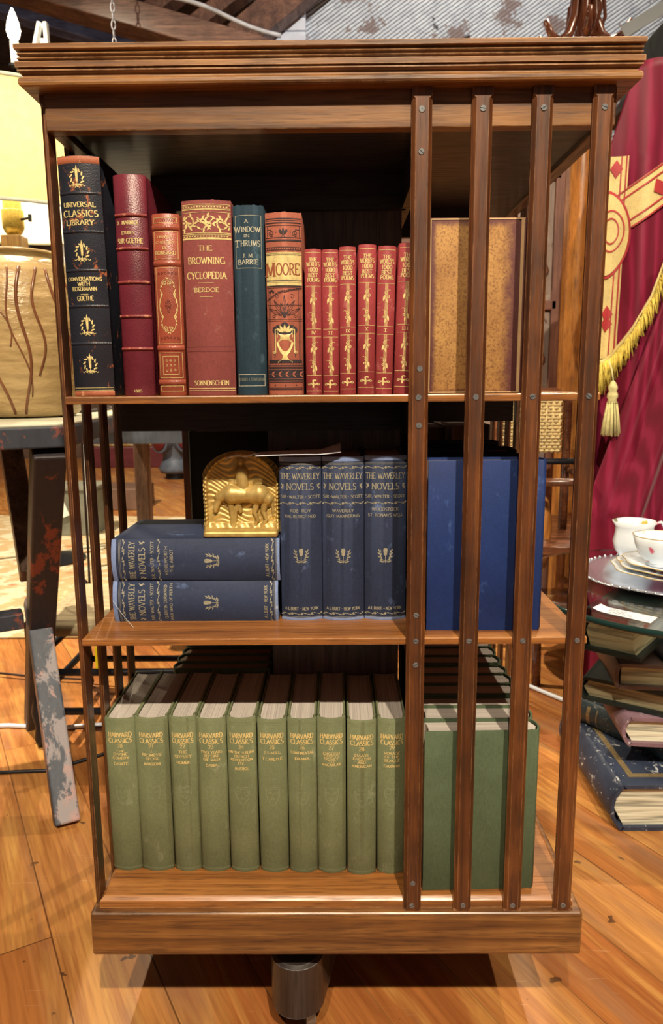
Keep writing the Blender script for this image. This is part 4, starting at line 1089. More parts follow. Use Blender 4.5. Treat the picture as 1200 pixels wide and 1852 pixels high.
def jr(z):
    for (r0,z0),(r1,z1) in zip(JR[:-1],JR[1:]):
        if z0 <= z <= z1: return r0+(r1-r0)*(z-z0)/(z1-z0)
    return .1
DRIP = plain('brown_drip_glaze', C(112,64,36), .25, 0, .2, 20)
rr = random.Random(5); g = G()
for a,ln,wd in ((-118,.40,.006),(-100,.41,.007),(-92,.22,.004),(-80,.36,.004),(-66,.41,.007),(-54,.30,.006),(-40,.41,.006),(-26,.33,.005),(-130,.28,.005),(-145,.4,.006)):
    P = []; Q = []
    for i in range(22):
        z = .352-ln*i/21*.84; aa = R(a+4*math.sin(i*.35+a)+ (2*i/21*8 if a % 4 == 0 else 0)); r = jr(max(.01,z))+.0005
        P.append((-.80+r*math.cos(aa),1.10+r*math.sin(aa),.8175+z)); Q.append(wd*.62*(1-.3*i/21))
    g.tube(P, Q, 8)
g.build('glaze_drips', DRIP, lamp, smooth=True)
G().box(-.826,-.776,1.076,1.126,1.2195,1.262).build('wooden_neck', wood('neck_wood', C(130,90,44), C(178,134,72), C(206,162,96)), lamp, bevel=.003)
BRASS = gilt('brass', C(214,176,84), .7, .3)
sk = G().lathe([(.012,1.262),(.020,1.270),(.026,1.282),(.027,1.322),(.022,1.326),(.022,1.349),(.019,1.353)], (-.801,1.101,0), 24).build('lamp_socket', BRASS, lamp, smooth='auto')
G().tube([(-.775,1.09,1.300),(-.748,1.075,1.300)], .0032, 8).tube([(-.748,1.075,1.292),(-.748,1.075,1.308)], .0045, 8).build('switch_key', DARKMETAL, sk)
def lining_mat():
    m = bpy.data.materials.new('white_lining'); m.use_nodes = True; nt = m.node_tree; nt.nodes.clear(); n = N(nt)
    out = n.node('ShaderNodeOutputMaterial'); d = n.node('ShaderNodeBsdfDiffuse'); t = n.node('ShaderNodeBsdfTranslucent'); mx = n.node('ShaderNodeMixShader'); mx.inputs[0].default_value = .55
    for q in (d, t): q.inputs[0].default_value = (.92,.90,.82,1)
    nt.links.new(d.outputs[0], mx.inputs[1]); nt.links.new(t.outputs[0], mx.inputs[2]); nt.links.new(mx.outputs[0], out.inputs[0]); return m
def shade_mat():
    m = bpy.data.materials.new('glowing_parchment'); m.use_nodes = True; nt = m.node_tree; nt.nodes.clear(); n = N(nt)
    out = n.node('ShaderNodeOutputMaterial'); d = n.node('ShaderNodeBsdfDiffuse'); t = n.node('ShaderNodeBsdfTranslucent'); mx = n.node('ShaderNodeMixShader'); mx.inputs[0].default_value = .6
    c = n.ramp(n.noise(n.coord((40,40,40)),1,4,.6), [(.3,(.86,.69,.36,1)),(.7,(.95,.80,.46,1))])
    nt.links.new(c, d.inputs[0]); nt.links.new(c, t.inputs[0]); nt.links.new(d.outputs[0], mx.inputs[1]); nt.links.new(t.outputs[0], mx.inputs[2]); nt.links.new(mx.outputs[0], out.inputs[0]); return m
G().lathe([(.268,1.290),(.268,1.291),(.262,1.545),(.262,1.546)], (-.80,1.10,0), 64, cap=False).build('lamp_shade', shade_mat(), lamp, smooth=True)
G().lathe([(.2655,1.291),(.2595,1.545)], (-.80,1.10,0), 64, cap=False).build('shade_lining', lining_mat(), lamp, smooth=True)
TRIMM = plain('cream_trim', C(196,186,150), .7)
for z in (1.288,1.541): G().lathe([(.2705 if z < 1.4 else .2645,z),(.2705 if z < 1.4 else .2645,z+.008)], (-.80,1.10,0), 64, cap=False).build('shade_trim', TRIMM, lamp, smooth=True, solid=.002)
G().lathe([(.012,1.353),(.022,1.375),(.030,1.405),(.024,1.435),(.008,1.45)], (-.80,1.10,0), 20).build('bulb', emit('bulb_glow', (1,.86,.6), 14), lamp, smooth=True)
lamp.location = (-.634,.701,.811); lamp.scale = (.794,)*3
pl = bpy.data.lights.new('lamp_bulb_light', 'POINT'); pl.energy = 6.5; pl.color = (1,.86,.6); pl.shadow_soft_size = .05
po = bpy.data.objects.new('lamp_bulb_light', pl); COL.objects.link(po); po.location = (-.634,.701,1.335)
cord = G().tube([(-.57,.82,.8135),(-.545,.90,.8135),(-.56,1.05,.8135),(-.60,1.14,.814),(-.66,1.20,.805),(-.705,1.22,.76),(-.707,1.22,.668),(-.709,1.22,.40),(-.715,1.22,.15),(-.75,1.23,.012),(-.9,1.25,.012),(-1.1,1.3,.012)], .0035, 8).build('lamp_cord', plain('brown_flex', C(58,44,36), .6), smooth=True)
tag(cord, 'dark brown lamp cord hanging down behind the trestle table', 'cord')

# candle bulb of a lamp standing further back
cb = thing('candle_lamp', (-1.42,2.75,0), 'tall candle style lamp with a glowing flame bulb above the drum shade', 'lamp')
G().lathe([(.16,0),(.16,.02),(.02,.05),(.012,.1),(.012,2.26),(.03,2.27),(.03,2.28)], (-1.42,2.75,0), 24).build('stand', DARKMETAL, cb, smooth='auto')
G().lathe([(.019,2.28),(.019,2.375)], (-1.42,2.75,0), 16).build('candle_sleeve', plain('ivory_sleeve', C(240,230,200), .5), cb, smooth='auto')
G().lathe([(.010,2.375),(.024,2.395),(.030,2.42),(.024,2.455),(.012,2.49),(.002,2.512)], (-1.42,2.75,0), 20).build('flame_bulb', emit('flame_glow', (1,.84,.5), 30), cb, smooth=True)
pl = bpy.data.lights.new('candle_light', 'POINT'); pl.energy = 16; pl.color = (1,.85,.6); pl.shadow_soft_size = .04
po = bpy.data.objects.new('candle_light', pl); COL.objects.link(po); po.location = (-1.36,2.70,2.56)
ch = G()
for i in range(16): 
    z = 3.62-.05*i
    ch.tube([(-1.37+.012*math.cos(2*math.pi*k/10)*(i%2), 4.2+.012*math.cos(2*math.pi*k/10)*((i+1)%2), z+.03*math.sin(2*math.pi*k/10)) for k in range(11)], .004, 6)
tag(ch.build('hanging_chain', plain('pale_chain', C(170,160,150), .5, .6), smooth=True), 'thin pale chain hanging from the ceiling beam', 'chain')
es = thing('easel', (-1.3,2.6,0), 'pale wooden easel whose top shows above the bookcase at left', 'easel')
WHT = plain('cream_painted_wood', C(206,196,176), .6)
for a,b_ in (((-1.95,2.62,.008),(-1.245,2.6,2.385)),((-1.16,2.6,.008),(-1.222,2.6,2.385)),((-1.32,3.1,.008),(-1.25,2.64,2.34))): G().obox(a,b_,.026,.018).build('leg', WHT, es, bevel=.003)
G().obox((-1.50,2.58,1.5),(-1.16,2.58,1.5),.03,.02).build('crossbar', WHT, es, bevel=.003)

# second table behind, with things standing under and beyond it
t2 = thing('display_table', (-.45,1.85,0), 'long grey painted table behind the bookcase with cream top', 'table')
GREYP = painted('worn_grey_paint', C(74,76,78), C(150,84,68), .68, (22,22,60))
G().box(-.83,-.14,1.52,2.20,.684,.738).build('apron', GREYP, t2, bevel=.003)
G().box(-.84,-.13,1.51,2.21,.738,.7465).build('table_top', CREAMTOP, t2, bevel=.002)
for x,y in ((-.79,2.16),(-.17,2.16)): G().obox((x,y,.008),(x,y,.685),.055,.055).build('leg', BROWNB, t2, bevel=.003)
dish = tag(G().lathe([(.05,.747),(.09,.752),(.12,.772),(.124,.774),(.118,.772),(.088,.753),(.05,.749)], (-.66,1.66,0), 28).build('white_dish', plain('white_china', C(220,212,200), .2), smooth=True), 'white china dish on the grey table beyond the left slats', 'dish')
tag(G().lathe([(.045,.747),(.06,.762),(.062,.80),(.04,.84),(.03,.87)], (-.54,1.75,0), 24).build('small_pot', plain('brown_pot', C(96,60,40), .4), smooth='auto'), 'small brown pot on the grey table beyond the left slats', 'pot')

# rush seated stool
st = thing('rush_stool', (-.52,1.02,0), 'black framed stool with woven rush seat behind the left slats', 'stool')
RUSH = pages('woven_rush', C(186,158,112), 1, 160)
cx, cy, sz, hs = -.520, 1.02, .305, .20
g = G()
def rush(u, v):
    x = u*2-1; y = v*2-1; k = max(abs(x),abs(y))
    return (cx+x*hs, cy+y*hs*.85, sz+.012*(1-k)*-1+.014*math.sqrt(max(0,1-k**6))+ .0012*math.sin(k*60))
g.grid(rush, 40, 40); g.build('rush_seat', RUSH, st, smooth=True, solid=.012)
G().tube([(cx-hs,cy-hs*.85,sz-.008),(cx+hs,cy-hs*.85,sz-.008)], .017, 12).tube([(cx-hs,cy+hs*.85,sz-.008),(cx+hs,cy+hs*.85,sz-.008)], .017, 12).tube([(cx-hs,cy-hs*.85,sz-.008),(cx-hs,cy+hs*.85,sz-.008)], .017, 12).tube([(cx+hs,cy-hs*.85,sz-.008),(cx+hs,cy+hs*.85,sz-.008)], .017, 12).build('seat_rail', RUSH, st, smooth=True)
for sx in (-1,1):
    for sy in (-1,1):
        x, y = cx+sx*hs*1.02, cy+sy*hs*.87
        G().lathe([(.010,0),(.016,.02),(.012,.05),(.019,.09),(.014,.12),(.018,.16),(.018,.20),(.014,.23),(.019,.26),(.019,sz+.01),(.012,sz+.02)], (x,y,0), 16).build('leg', DARKMETAL, st, smooth=True)
for z in (.09,.19):
    for sy in (-1,1): G().tube([(cx-hs,cy+sy*hs*.87,z),(cx+hs,cy+sy*hs*.87,z)], .009, 10).build('stretcher', DARKMETAL, st, smooth=True)
    for sx in (-1,1): G().tube([(cx+sx*hs*1.02,cy-hs*.85,z+.03),(cx+sx*hs*1.02,cy+hs*.85,z+.03)], .009, 10).build('stretcher', DARKMETAL, st, smooth=True)
yt = thing('yellow_tag', (-.50,.79,.33), 'small bright yellow tag hanging beside the rush stool', 'tag')
G().box(-.560,-.538,.789,.791,.222,.275).build('tag_card', plain('yellow_plastic', C(232,196,24), .4, 0, .08), yt, bevel=.0006)
G().tube([(-.549,.79,.275),(-.546,.797,.285),(-.540,.806,.295)], .001, 6).build('tag_string', DARKMETAL, yt)

# floor cables on the left
WC = plain('white_flex', C(220,214,204), .4, 0, .05)
tag(G().tube([(-1.4,.93,.006),(-1.05,.93,.006),(-.85,.945,.006),(-.72,.93,.006),(-.6,.95,.006),(-.45,.945,.006),(-.2,1.0,.006)], .0055, 8).build('white_cable', WC, smooth=True), 'white cable lying on the floor behind the trestle leg', 'cable')
tag(G().tube([(-1.1,.74,.005),(-.9,.735,.005),(-.8,.71,.005),(-.66,.72,.005),(-.55,.80,.005),(-.46,.84,.005)], .004, 8).build('black_cable', DARKMETAL, smooth=True), 'thin black cable lying on the floor left of the bookcase', 'cable')
tag(G().tube([(.3,1.42,.007),(.52,1.23,.007),(.575,1.15,.007),(.64,1.06,.007),(.75,.98,.007),(.95,.96,.007)], .0065, 8).build('white_cable', WC, smooth=True), 'white cable lying on the floor beyond the right slats', 'cable')

# rugs
def rug_mat(name, c0, c1, c2, sc):
    m, nt, b = new_mat(name); n = N(nt)
    v = n.node('ShaderNodeTexVoronoi'); v.inputs['Scale'].default_value = sc; nt.links.new(n.coord((1,1,1), rnd=False), v.inputs['Vector'])
    f = n.noise(n.coord((sc,)*3, rnd=False),1,6,.7,1.2)
    c = n.mix(n.ramp(f,[(.46,W0),(.52,W1)]), c0, c1)
    c = n.mix(n.ramp(v.outputs['Distance'],[(.15,W1),(.25,W0)]), c, c2)
    nt.links.new(c, b.inputs['Base Color']); b.inputs['Roughness'].default_value = .95; b.inputs['Specular IOR Level'].default_value = .1
    n.bump(b, n.noise(n.coord((300,)*3, rnd=False),1,2,.5), .5, .004); return m
tag(G().prism([(-3.4,1.60),(-.50,1.62),(-.9,3.95),(-4.2,4.2)], .0, .008).build('beige_rug', rug_mat('beige_rug_pile', C(206,184,142), C(184,150,100), C(176,116,72), 7), bevel=.003), 'large faded beige rug on the floor behind the trestle table', 'rug')
dr = thing('dark_rug', (1.2,2.4,0), 'dark grey patterned rug with a pink edge beyond the right slats', 'rug')
G().prism([(.62,1.66),(2.4,1.12),(3.0,3.0),(.9,3.6)], 0, .008).build('pile', rug_mat('grey_rug_pile', C(84,72,78), C(120,104,104), C(60,50,58), 14), dr, bevel=.003)
G().obox((.60,1.645,.006),(2.4,1.10,.006),.03,.012).build('border', plain('pink_wool', C(186,120,112), .9), dr)

# far left: signal lantern, bench, trunk, crate
GREYM = plain('grey_lantern_paint', C(84,88,92), .5, .1, .2, 20); RED = plain('dark_red_glass', C(92,22,28), .12, 0, .2)
ln = thing('signal_lantern', (-1.50,6.0,0), 'grey railway signal lantern with red lenses standing on the floor beyond the slats', 'lantern')
G().lathe([(.095,0),(.095,.06)], (-1.50,6.0,0), 20).build('base', DARKMETAL, ln, smooth='auto')
bd = G().lathe([(.14,.06),(.155,.10),(.12,.17),(.11,.22),(.13,.28),(.15,.36),(.15,.47),(.11,.52),(.07,.60)], (-1.50,6.0,0), 24).build('body', GREYM, ln, smooth=True)
for a in (-125,-45):
    d = Vector((math.cos(R(a)),math.sin(R(a)),0)); c = Vector((-1.50,6.0,.36))
    G().tube([c+d*.08,c+d*.19,c+d*.195],[.095,.11,.105],20).build('lens_hood', GREYM, ln, smooth='auto')
    G().tube([c+d*.192,c+d*.212,c+d*.222],[.092,.078,.025],20).build('lens', RED, ln, smooth=True)
bn = thing('upholstered_bench', (-1.95,7.3,0), 'cream and gold upholstered bench far behind the left slats', 'bench')
G().box(-2.7,-1.25,6.9,7.6,.22,.46).build('seat_cushion', rug_mat('gold_brocade', C(222,206,170), C(196,154,84), C(230,222,204), 9), bn, bevel=.05, segs=4)
G().box(-2.7,-1.25,6.92,7.58,0,.22).build('base', plain('maroon_wood', C(88,30,32), .4), bn, bevel=.01)
tag(G().box(-1.80,-1.36,4.25,4.60,0,.155).build('low_block', plain('brown_block', C(104,74,54), .6), bevel=.008), 'low brown wooden block on the far floor beyond the left slats', 'block')
gc = thing('grey_crate', (-1.60,3.45,.008), 'small olive grey crate with a paper tag seen behind the trestle leg', 'crate')
G().box(-1.74,-1.40,3.35,3.65,.008,.27).build('crate_body', plain('olive_grey_paint', C(110,104,82), .7), gc, bevel=.006)
G().box(-1.75,-1.39,3.34,3.66,.27,.29).build('crate_lid', plain('olive_grey_lid', C(124,116,92), .7), gc, bevel=.004)
G().obox((-1.60,3.338,.20),(-1.57,3.334,.12),.07,.002,(0,1,0)).build('paper_tag', plain('paper', C(222,210,180), .8, 0, .05), gc)

# ------------------------------------------------------------------ right side: glass table on stacked books
NAVYL = leather('navy_resin_leather', C(48,54,66), C(216,206,186), .585, .5, 300)
TEALL = leather('dark_teal_resin_leather', C(34,48,50), C(180,176,160), .59, .5, 300)
MAUVE = leather('mauve_resin_leather', C(126,92,92), C(206,186,176), .59, .5, 300)
GREENL = leather('green_black_leather', C(34,44,38), C(120,116,96), .7, .5, 300)
def ribbed(name, col):
    m, nt, b = new_mat(name); n = N(nt)
    f = n.noise(n.coord((110,5,5), rnd=False),1,2,.5)
    c = n.ramp(f, [(.40, tuple(x*.45 for x in col[:3])+(1,)), (.52, col)])
    nt.links.new(c, b.inputs['Base Color']); b.inputs['Roughness'].default_value = .7; n.bump(b, f, .9, .004); return m
RIB = ribbed('ribbed_cream_pages', C(222,206,166)); RIBD = ribbed('ribbed_aged_pages', C(178,158,112))
def stack_book(label, w, h, d, cov, pg, corner, ang, bulge=.02, gold=None):
    rot = zrot(ang) @ FLAT_S
    root, S = make_book(label, w, h, d, cov, pg, corner, rot, group='stacked books under the glass table top', bulge=bulge, t=.008, sq=.010)
    return root, S
def gold_border(root, w, h, d, mat=None):
    g = G(); x = w/2+.0006; y0, y1 = .045, d-.03
    for (a,b_,c,e) in ((y0,y1,.03,.042),(y0,y1,h-.042,h-.03),(y0,y0+.012,.042,h-.042),(y1-.012,y1,.042,h-.042)):
        g.box(x-.001,x+.0004,a,b_,c,e)
    g.build('gilt_border', gilt('tarnished_gilt', C(150,122,78), .2, .5), root, world=False)
r1, S1 = stack_book('huge navy book with gold border lying on the floor, lowest of the right stack', .098, .34, .40, NAVYL, RIB, (.548,.490+.0,.049), 0, .022)
r1.matrix_world = Matrix.Translation((.535,.49,.049)) @ FLAT_S.to_4x4()
gold_border(r1, .098, .34, .40)
r2, _ = stack_book('dark teal book with worn gilt spine, on the huge navy book', .058, .30, .24, TEALL, RIB, (.700,.522,.1272), 32, .012)
e = Ink().rect(-.020,.020,.245,.254).rect(-.020,.020,.225,.228); e.build('gilt_bands', gilt('tarnished_gilt', C(150,122,78), .2, .5), r2, _)
r3, _ = stack_book('mauve book with thick cream pages facing front, in the right stack', .062, .26, .30, MAUVE, RIB, (.566,.535,.1875), -6, .014)
r4, _ = stack_book('wide green black book with aged pages, askew in the middle of the right stack', .052, .34, .30, GREENL, RIBD, (.505,.622,.2450), -34, .012)
r5, _ = stack_book('brown book with ribbed aged pages, on the wide green black one', .054, .26, .30, plain('brown_resin', C(92,66,54), .5), RIBD, (.550,.548,.2985), -8, .006)
r6, _ = stack_book('small navy book second from the top of the right stack', .054, .22, .26, NAVYL, RIB, (.640,.53,.3435), -4, .010)
r7, _ = stack_book('green black book with aged pages directly under the glass table top', .077, .26, .115, GREENL, RIBD, (.470,.528,.4015), -39, .010)

gt = thing('glass_table_top', (.729,.658,.442), 'round glass table top with dark green edge resting on stacked books', 'table')
def glass():
    m, nt, b = new_mat('clear_glass'); b.inputs['Base Color'].default_value = (.86,.93,.90,1); b.inputs['Roughness'].default_value = .02
    b.inputs['Transmission Weight'].default_value = 1; b.inputs['IOR'].default_value = 1.48; return m
def glass_edge():
    m, nt, b = new_mat('dark_green_glass_edge'); b.inputs['Base Color'].default_value = (.012,.035,.033,1); b.inputs['Roughness'].default_value = .08; return m
G().lathe([(.335,.4408),(.335,.4525)], (.729,.658,0), 96).build('pane', glass(), gt, smooth='auto')
G().lathe([(.3352,.4408),(.341,.4415),(.3425,.4470),(.341,.4520),(.3352,.4525)], (.729,.658,0), 96, cap=False).build('rim', glass_edge(), gt, smooth=True)

SILV = plain('pressed_silver', C(214,206,196), .22, .85, .1, 60)
ty = thing('silver_tray', (.70,.70,.453), 'scalloped silver tray with embossed rim on the glass table top', 'tray')
def wob(a, z): return .035*abs(math.sin(a*4))*(1 if z > .004 else .3)
G().lathe([(.02,.001),(.105,.001),(.120,.004),(.150,.012),(.166,.014),(.170,.012),(.166,.0105),(.150,.008),(.12,0),(.02,-.0005)], (.70,.70,.4533), 96, wob=wob).build('tray_dish', SILV, ty, smooth=True)
g = G()
for i in range(64):
    a = 2*math.pi*i/64; r = .168*(1+.035*abs(math.sin(a*4)))
    c = (.70+r*math.cos(a), .70+r*math.sin(a), .4668); rad = .0062 if i%8 == 0 else .0038
    g.lathe([(rad*.3,-rad*.8),(rad,0),(rad*.3,rad*.8)], c, 8)
g.build('beaded_rim', SILV, ty, smooth=True)

def china():
    m, nt, b = new_mat('white_china_with_flowers'); n = N(nt)
    base = C(226,220,208)
    v = n.node('ShaderNodeTexVoronoi'); v.inputs['Scale'].default_value = 34; nt.links.new(n.coord((1,1,1)), v.inputs['Vector'])
    mask = n.ramp(n.noise(n.coord((16,16,16)),1,2,.5), [(.45,W0),(.49,W1)])
    sp = n.ramp(v.outputs['Distance'], [(.28,W1),(.36,W0)])
    pick = n.node('ShaderNodeSeparateColor'); nt.links.new(v.outputs['Color'], pick.inputs[0])
    fl = n.ramp(pick.outputs[0], [(0,C(214,84,96)),(.35,C(90,130,80)),(.55,C(226,180,70)),(.75,C(110,120,170)),(.9,C(220,120,130))])
    mm = n.mix(1.0, mask, sp, 'MULTIPLY')
    nt.links.new(n.mix(mm, base, fl), b.inputs['Base Color']); b.inputs['Roughness'].default_value = .12; return m
CHINA = china(); RIMG = gilt('gilt_rim', C(206,166,90), .4, .3)
def scal(a, z): return .03*math.sin(a*8)*min(1, z/.01)
for k in range(3):
    z = .469+.0085*k; cx_, cy_ = .708+.004*k, .680-.003*k
    p = thing('scalloped_plate', (cx_,cy_,z), ['white scalloped plate with gilt rim, lowest of three on the silver tray','white scalloped plate with gilt rim, middle of three on the silver tray','white scalloped saucer with flowers directly under the teacup'][k], 'plate', 'china plates on the silver tray')
    rr_ = .118-.006*k
    G().lathe([(.03,0),(.06,.001),(rr_*.7,.006),(rr_,.0135),(rr_*.995,.0155),(rr_*.7,.009),(.055,.004),(.0,.0035)], (cx_,cy_,z), 72, wob=scal).build('dish', CHINA, p, smooth=True)
    G().tube([(cx_+rr_*(1+.03*math.sin(8*a))*math.cos(a), cy_+rr_*(1+.03*math.sin(8*a))*math.sin(a), z+.0148) for a in [2*math.pi*i/72 for i in range(73)]], .0011, 6).build('gilt_rim', RIMG, p, smooth=True)
cu = thing('teacup', (.676,.670,.4915), 'white floral teacup with gilt rim on top of the plates', 'cup')
cc = (.676,.670,.4915)
prof = [(.022,0),(.026,.003),(.024,.007),(.040,.022),(.049,.042),(.054,.064),(.0525,.064),(.047,.042),(.038,.024),(.012,.010)]
G().lathe(prof, cc, 48, wob=lambda a,z: .025*math.sin(a*8)*min(1,max(0,z-.01)/.05)).build('bowl', CHINA, cu, smooth=True)
G().tube([(cc[0]+.0535*(1+.025*math.sin(8*a))*math.cos(a), cc[1]+.0535*(1+.025*math.sin(8*a))*math.sin(a), cc[2]+.0642) for a in [2*math.pi*i/48 for i in range(49)]], .0009, 6).build('gilt_rim', RIMG, cu, smooth=True)
G().tube([(cc[0]+.048,cc[1]+.0,cc[2]+.052),(cc[0]+.066,cc[1],cc[2]+.056),(cc[0]+.074,cc[1],cc[2]+.042),(cc[0]+.064,cc[1],cc[2]+.026),(cc[0]+.043,cc[1],cc[2]+.024)], .0032, 8).build('handle', CHINA, cu, smooth=True)
cr = thing('cream_jug', (.700,.86,.453), 'white china cream jug with spout behind the teacup', 'jug')
cc = (.700,.86,.453)
def spout(a, z): return (.20*max(0,math.cos(a-math.pi))**6*max(0,(z-.055)/.045))+.015*math.sin(8*a)
G().lathe([(.026,0),(.031,.004),(.030,.010),(.044,.030),(.048,.048),(.042,.070),(.040,.085),(.045,.098),(.0435,.098),(.038,.084),(.040,.069),(.045,.048),(.02,.012)], cc, 48, wob=spout).build('body', CHINA, cr, smooth=True)
G().tube([(cc[0]+.040,cc[1],cc[2]+.088),(cc[0]+.060,cc[1],cc[2]+.094),(cc[0]+.070,cc[1],cc[2]+.078),(cc[0]+.062,cc[1],cc[2]+.052),(cc[0]+.044,cc[1],cc[2]+.040)], .0036, 8).build('handle', CHINA, cr, smooth=True)
tk = thing('price_card', (.52,.445,.453), 'small white printed price card lying on the edge of the glass table top', 'card')
c0, c1, c2, c3 = Vector((.478,.488,.4536)), Vector((.502,.512,.4538)), Vector((.579,.441,.4536)), Vector((.553,.409,.4536))
g = G(); g.grid(lambda u,v: tuple(c0.lerp(c1,v).lerp(c3.lerp(c2,v),u)+Vector((0,0,.004*(max(0,.2-u)*5)**2))), 12, 4)
g.build('card', plain('white_card', C(228,222,206), .7, 0, .04), tk, solid=.0004)
k = G()
for j in range(5):
    for i in range(9):
        if (i*7+j*3)%5 == 0: continue
        u0 = .22+.05*i; v = .18+.15*j
        if i > 5 and j > 1: continue
        a = c0.lerp(c1,v).lerp(c3.lerp(c2,v),u0); b_ = c0.lerp(c1,v).lerp(c3.lerp(c2,v),u0+.035); dz = Vector((0,0,.0005))
        k.add([a+dz, b_+dz, b_+(c1-c0)*.05+dz, a+(c1-c0)*.05+dz], [(0,1,2,3)])
k.build('printed_lines', plain('black_print', C(70,66,62), .7), tk)

# ------------------------------------------------------------------ crimson cope with gold bands, fringe and tassel
def moire():
    m, nt, b = new_mat('crimson_moire_silk'); n = N(nt)
    wv = n.node('ShaderNodeTexWave', wave_type='BANDS', bands_direction='X'); wv.inputs['Scale'].default_value = 10; wv.inputs['Distortion'].default_value = 14; wv.inputs['Detail'].default_value = 3; wv.inputs['Detail Scale'].default_value = .8
    nt.links.new(n.coord((1,1,.16), rnd=False), wv.inputs['Vector'])
    c = n.ramp(wv.outputs['Fac'], [(.0,C(104,10,32)),(.6,C(118,13,38)),(.95,C(134,24,50))])
    nt.links.new(c, b.inputs['Base Color']); b.inputs['Roughness'].default_value = .55; b.inputs['Specular IOR Level'].default_value = .25
    b.inputs['Sheen Weight'].default_value = .1; return m
SILK = moire()
GOLDC = cloth('gold_brocade_cloth', C(218,184,112), None, 900, .6); REDC = plain('red_embroidery', C(176,50,48), .6); FRG = plain('yellow_fringe', C(226,190,78), .7, 0, .3, 60)
cope = thing('vestment_cope', (.80,1.25,0), 'crimson silk church cope with gold bands, fringe and tassel hanging at right', 'vestment')
def back(x, z):        # depth of the main hanging cloth
    k = max(0, min(1, (1.62-z)/1.2))
    return 1.16+.036*math.sin(x*34+1.2+z*1.2)*(.3+.7*k)+.016*math.sin(x*71+2-z*2)*k + .03*max(0,(z-1.45))*6*max(0,.86-x)
def bk(u, v):
    z = .03+1.60*v; x0 = .700+.05*max(0,(z-1.45))/.17; x = x0+(1.22-x0)*u
    if z > 1.42: x = x0+(1.16-x0)*u
    return (x, back(x,z), z+.03*math.sin(x*9)*(v**6))
G().grid(bk, 90, 80).build('back_drape', SILK, cope, smooth=True, solid=.003)
def patch(fn, nu, nv, name, mat, off=.005):
    g = G(); g.grid(lambda u,v: (lambda p: (p[0], back(*p)-off, p[1]))(fn(u,v)), nu, nv); return g.build(name, mat, cope, smooth=True)
# vertical band, medallion, slanting band
XB = .718
patch(lambda u,v: (XB-.017+.045*u, .93+.50*v), 10, 40, 'gold_band', GOLDC, .006)
for x in (.0215,.0105): patch(lambda u,v,x=x: (XB+x+.003*u, .93+.50*v), 2, 40, 'red_edging', REDC, .0085)
for z in (1.02,1.045,1.40): patch(lambda u,v,z=z: (XB-.016+.032*u, z+.022*(v-.5)*(1-abs(u*2-1))*2), 10, 4, 'red_motif', REDC, .0085)
def disc(rx, rz, cx_, cz_): return lambda u,v: (cx_+rx*v*math.cos(2*math.pi*u), cz_+rz*v*math.sin(2*math.pi*u))
MX, MZ = .700, 1.24
patch(disc(.058,.108,MX,MZ), 40, 8, 'medallion_border', REDC, .010)
patch(disc(.053,.100,MX,MZ), 40, 8, 'medallion', GOLDC, .0125)
for r_ in (.018,.030): patch(lambda u,v,r_=r_: (MX+.012+(r_+.003*v)*math.cos(2*math.pi*u), MZ+.01+(r_*1.6+.004*v)*math.sin(2*math.pi*u)), 30, 1, 'medallion_scroll', REDC, .0145)
a0, a1 = Vector((.735,1.292)), Vector((.90,1.405)); dn = Vector((-.56,.83))*.045
patch(lambda u,v: tuple(a0.lerp(a1,u)+dn*(v*2-1)), 30, 6, 'gold_band', GOLDC, .007)
for c in (-.98,-.62,.55,.90): patch(lambda u,v,c=c: tuple(a0.lerp(a1,u)+dn*(c+.09*v)), 30, 1, 'red_edging', REDC, .0095)
patch(lambda u,v: tuple(a0.lerp(a1,.42+.22*u)+dn*((v*2-1)*.5*(1-abs(2*u-1)))), 12, 4, 'red_motif', REDC, .0095)
# fringe along the hood edge
fr = [Vector(p) for p in ((.90,1.30),(.868,1.22),(.838,1.14),(.815,1.08),(.79,1.045),(.77,1.0),(.752,.965),(.735,.935),(.715,.918),(.695,.915),(.672,.925),(.65,.94))]
def alongf(t):
    t = t*(len(fr)-1); i = min(int(t), len(fr)-2); return fr[i].lerp(fr[i+1], t-i)
def strip(u, v):
    p = alongf(u); return (p.x-.002+.016*(v-.5)*.5, back(p.x,p.y)-.014, p.y+.016*(v-.5)*1.2)
G().grid(strip, 60, 2).build('fringe_braid', GOLDC, cope, smooth=True, solid=.006)
rr = random.Random(11); g = G()
for i in range(420):
    t = rr.random(); p = alongf(t); ln = (.040+.052*max(0,t-.45)/.55)*(.65+.6*rr.random())
    y = back(p.x,p.y)-.014-.010*rr.random(); dx = rr.uniform(-.006,.012)
    y -= .012*rr.random()**2; g.tube([(p.x,y,p.y),(p.x+dx*.5,y-.003,p.y-ln*.5),(p.x+dx,y-.002+rr.uniform(-.004,.004),p.y-ln)], [.0012,.0017,.0012], 5)
fo = g.build('fringe', FRG, cope, smooth=True); fo['kind'] = 'stuff'
TAS = plain('pale_yellow_tassel', C(206,184,116), .8, 0, .2, 80)
tx, ty_ = .712, 1.085
ts = G().lathe([(.002,.872),(.006,.868),(.011,.858),(.012,.852),(.009,.846),(.013,.838),(.0135,.830),(.010,.824),(.014,.815)], (tx,ty_,0), 18).build('tassel_head', TAS, cope, smooth=True)
g = G()
for i in range(90):
    a = i*2.4; r0 = .012*math.sqrt((i%30)/30+.05); r1 = .024*math.sqrt((i%30)/30+.05)
    g.tube([(tx+r0*math.cos(a),ty_+r0*math.sin(a),.818),(tx+r1*.8*math.cos(a),ty_+r1*.8*math.sin(a),.775),(tx+r1*math.cos(a),ty_+r1*math.sin(a),.735+.004*math.sin(i))], .0018, 5)
o = g.build('tassel_skirt', TAS, cope, smooth=True); o['kind'] = 'stuff'
G().tube([(tx,ty_,.87),(tx-.002,ty_+.01,.90),(tx-.004,ty_+.03,.925)], .0022, 6).build('tassel_cord', TAS, cope, smooth=True)
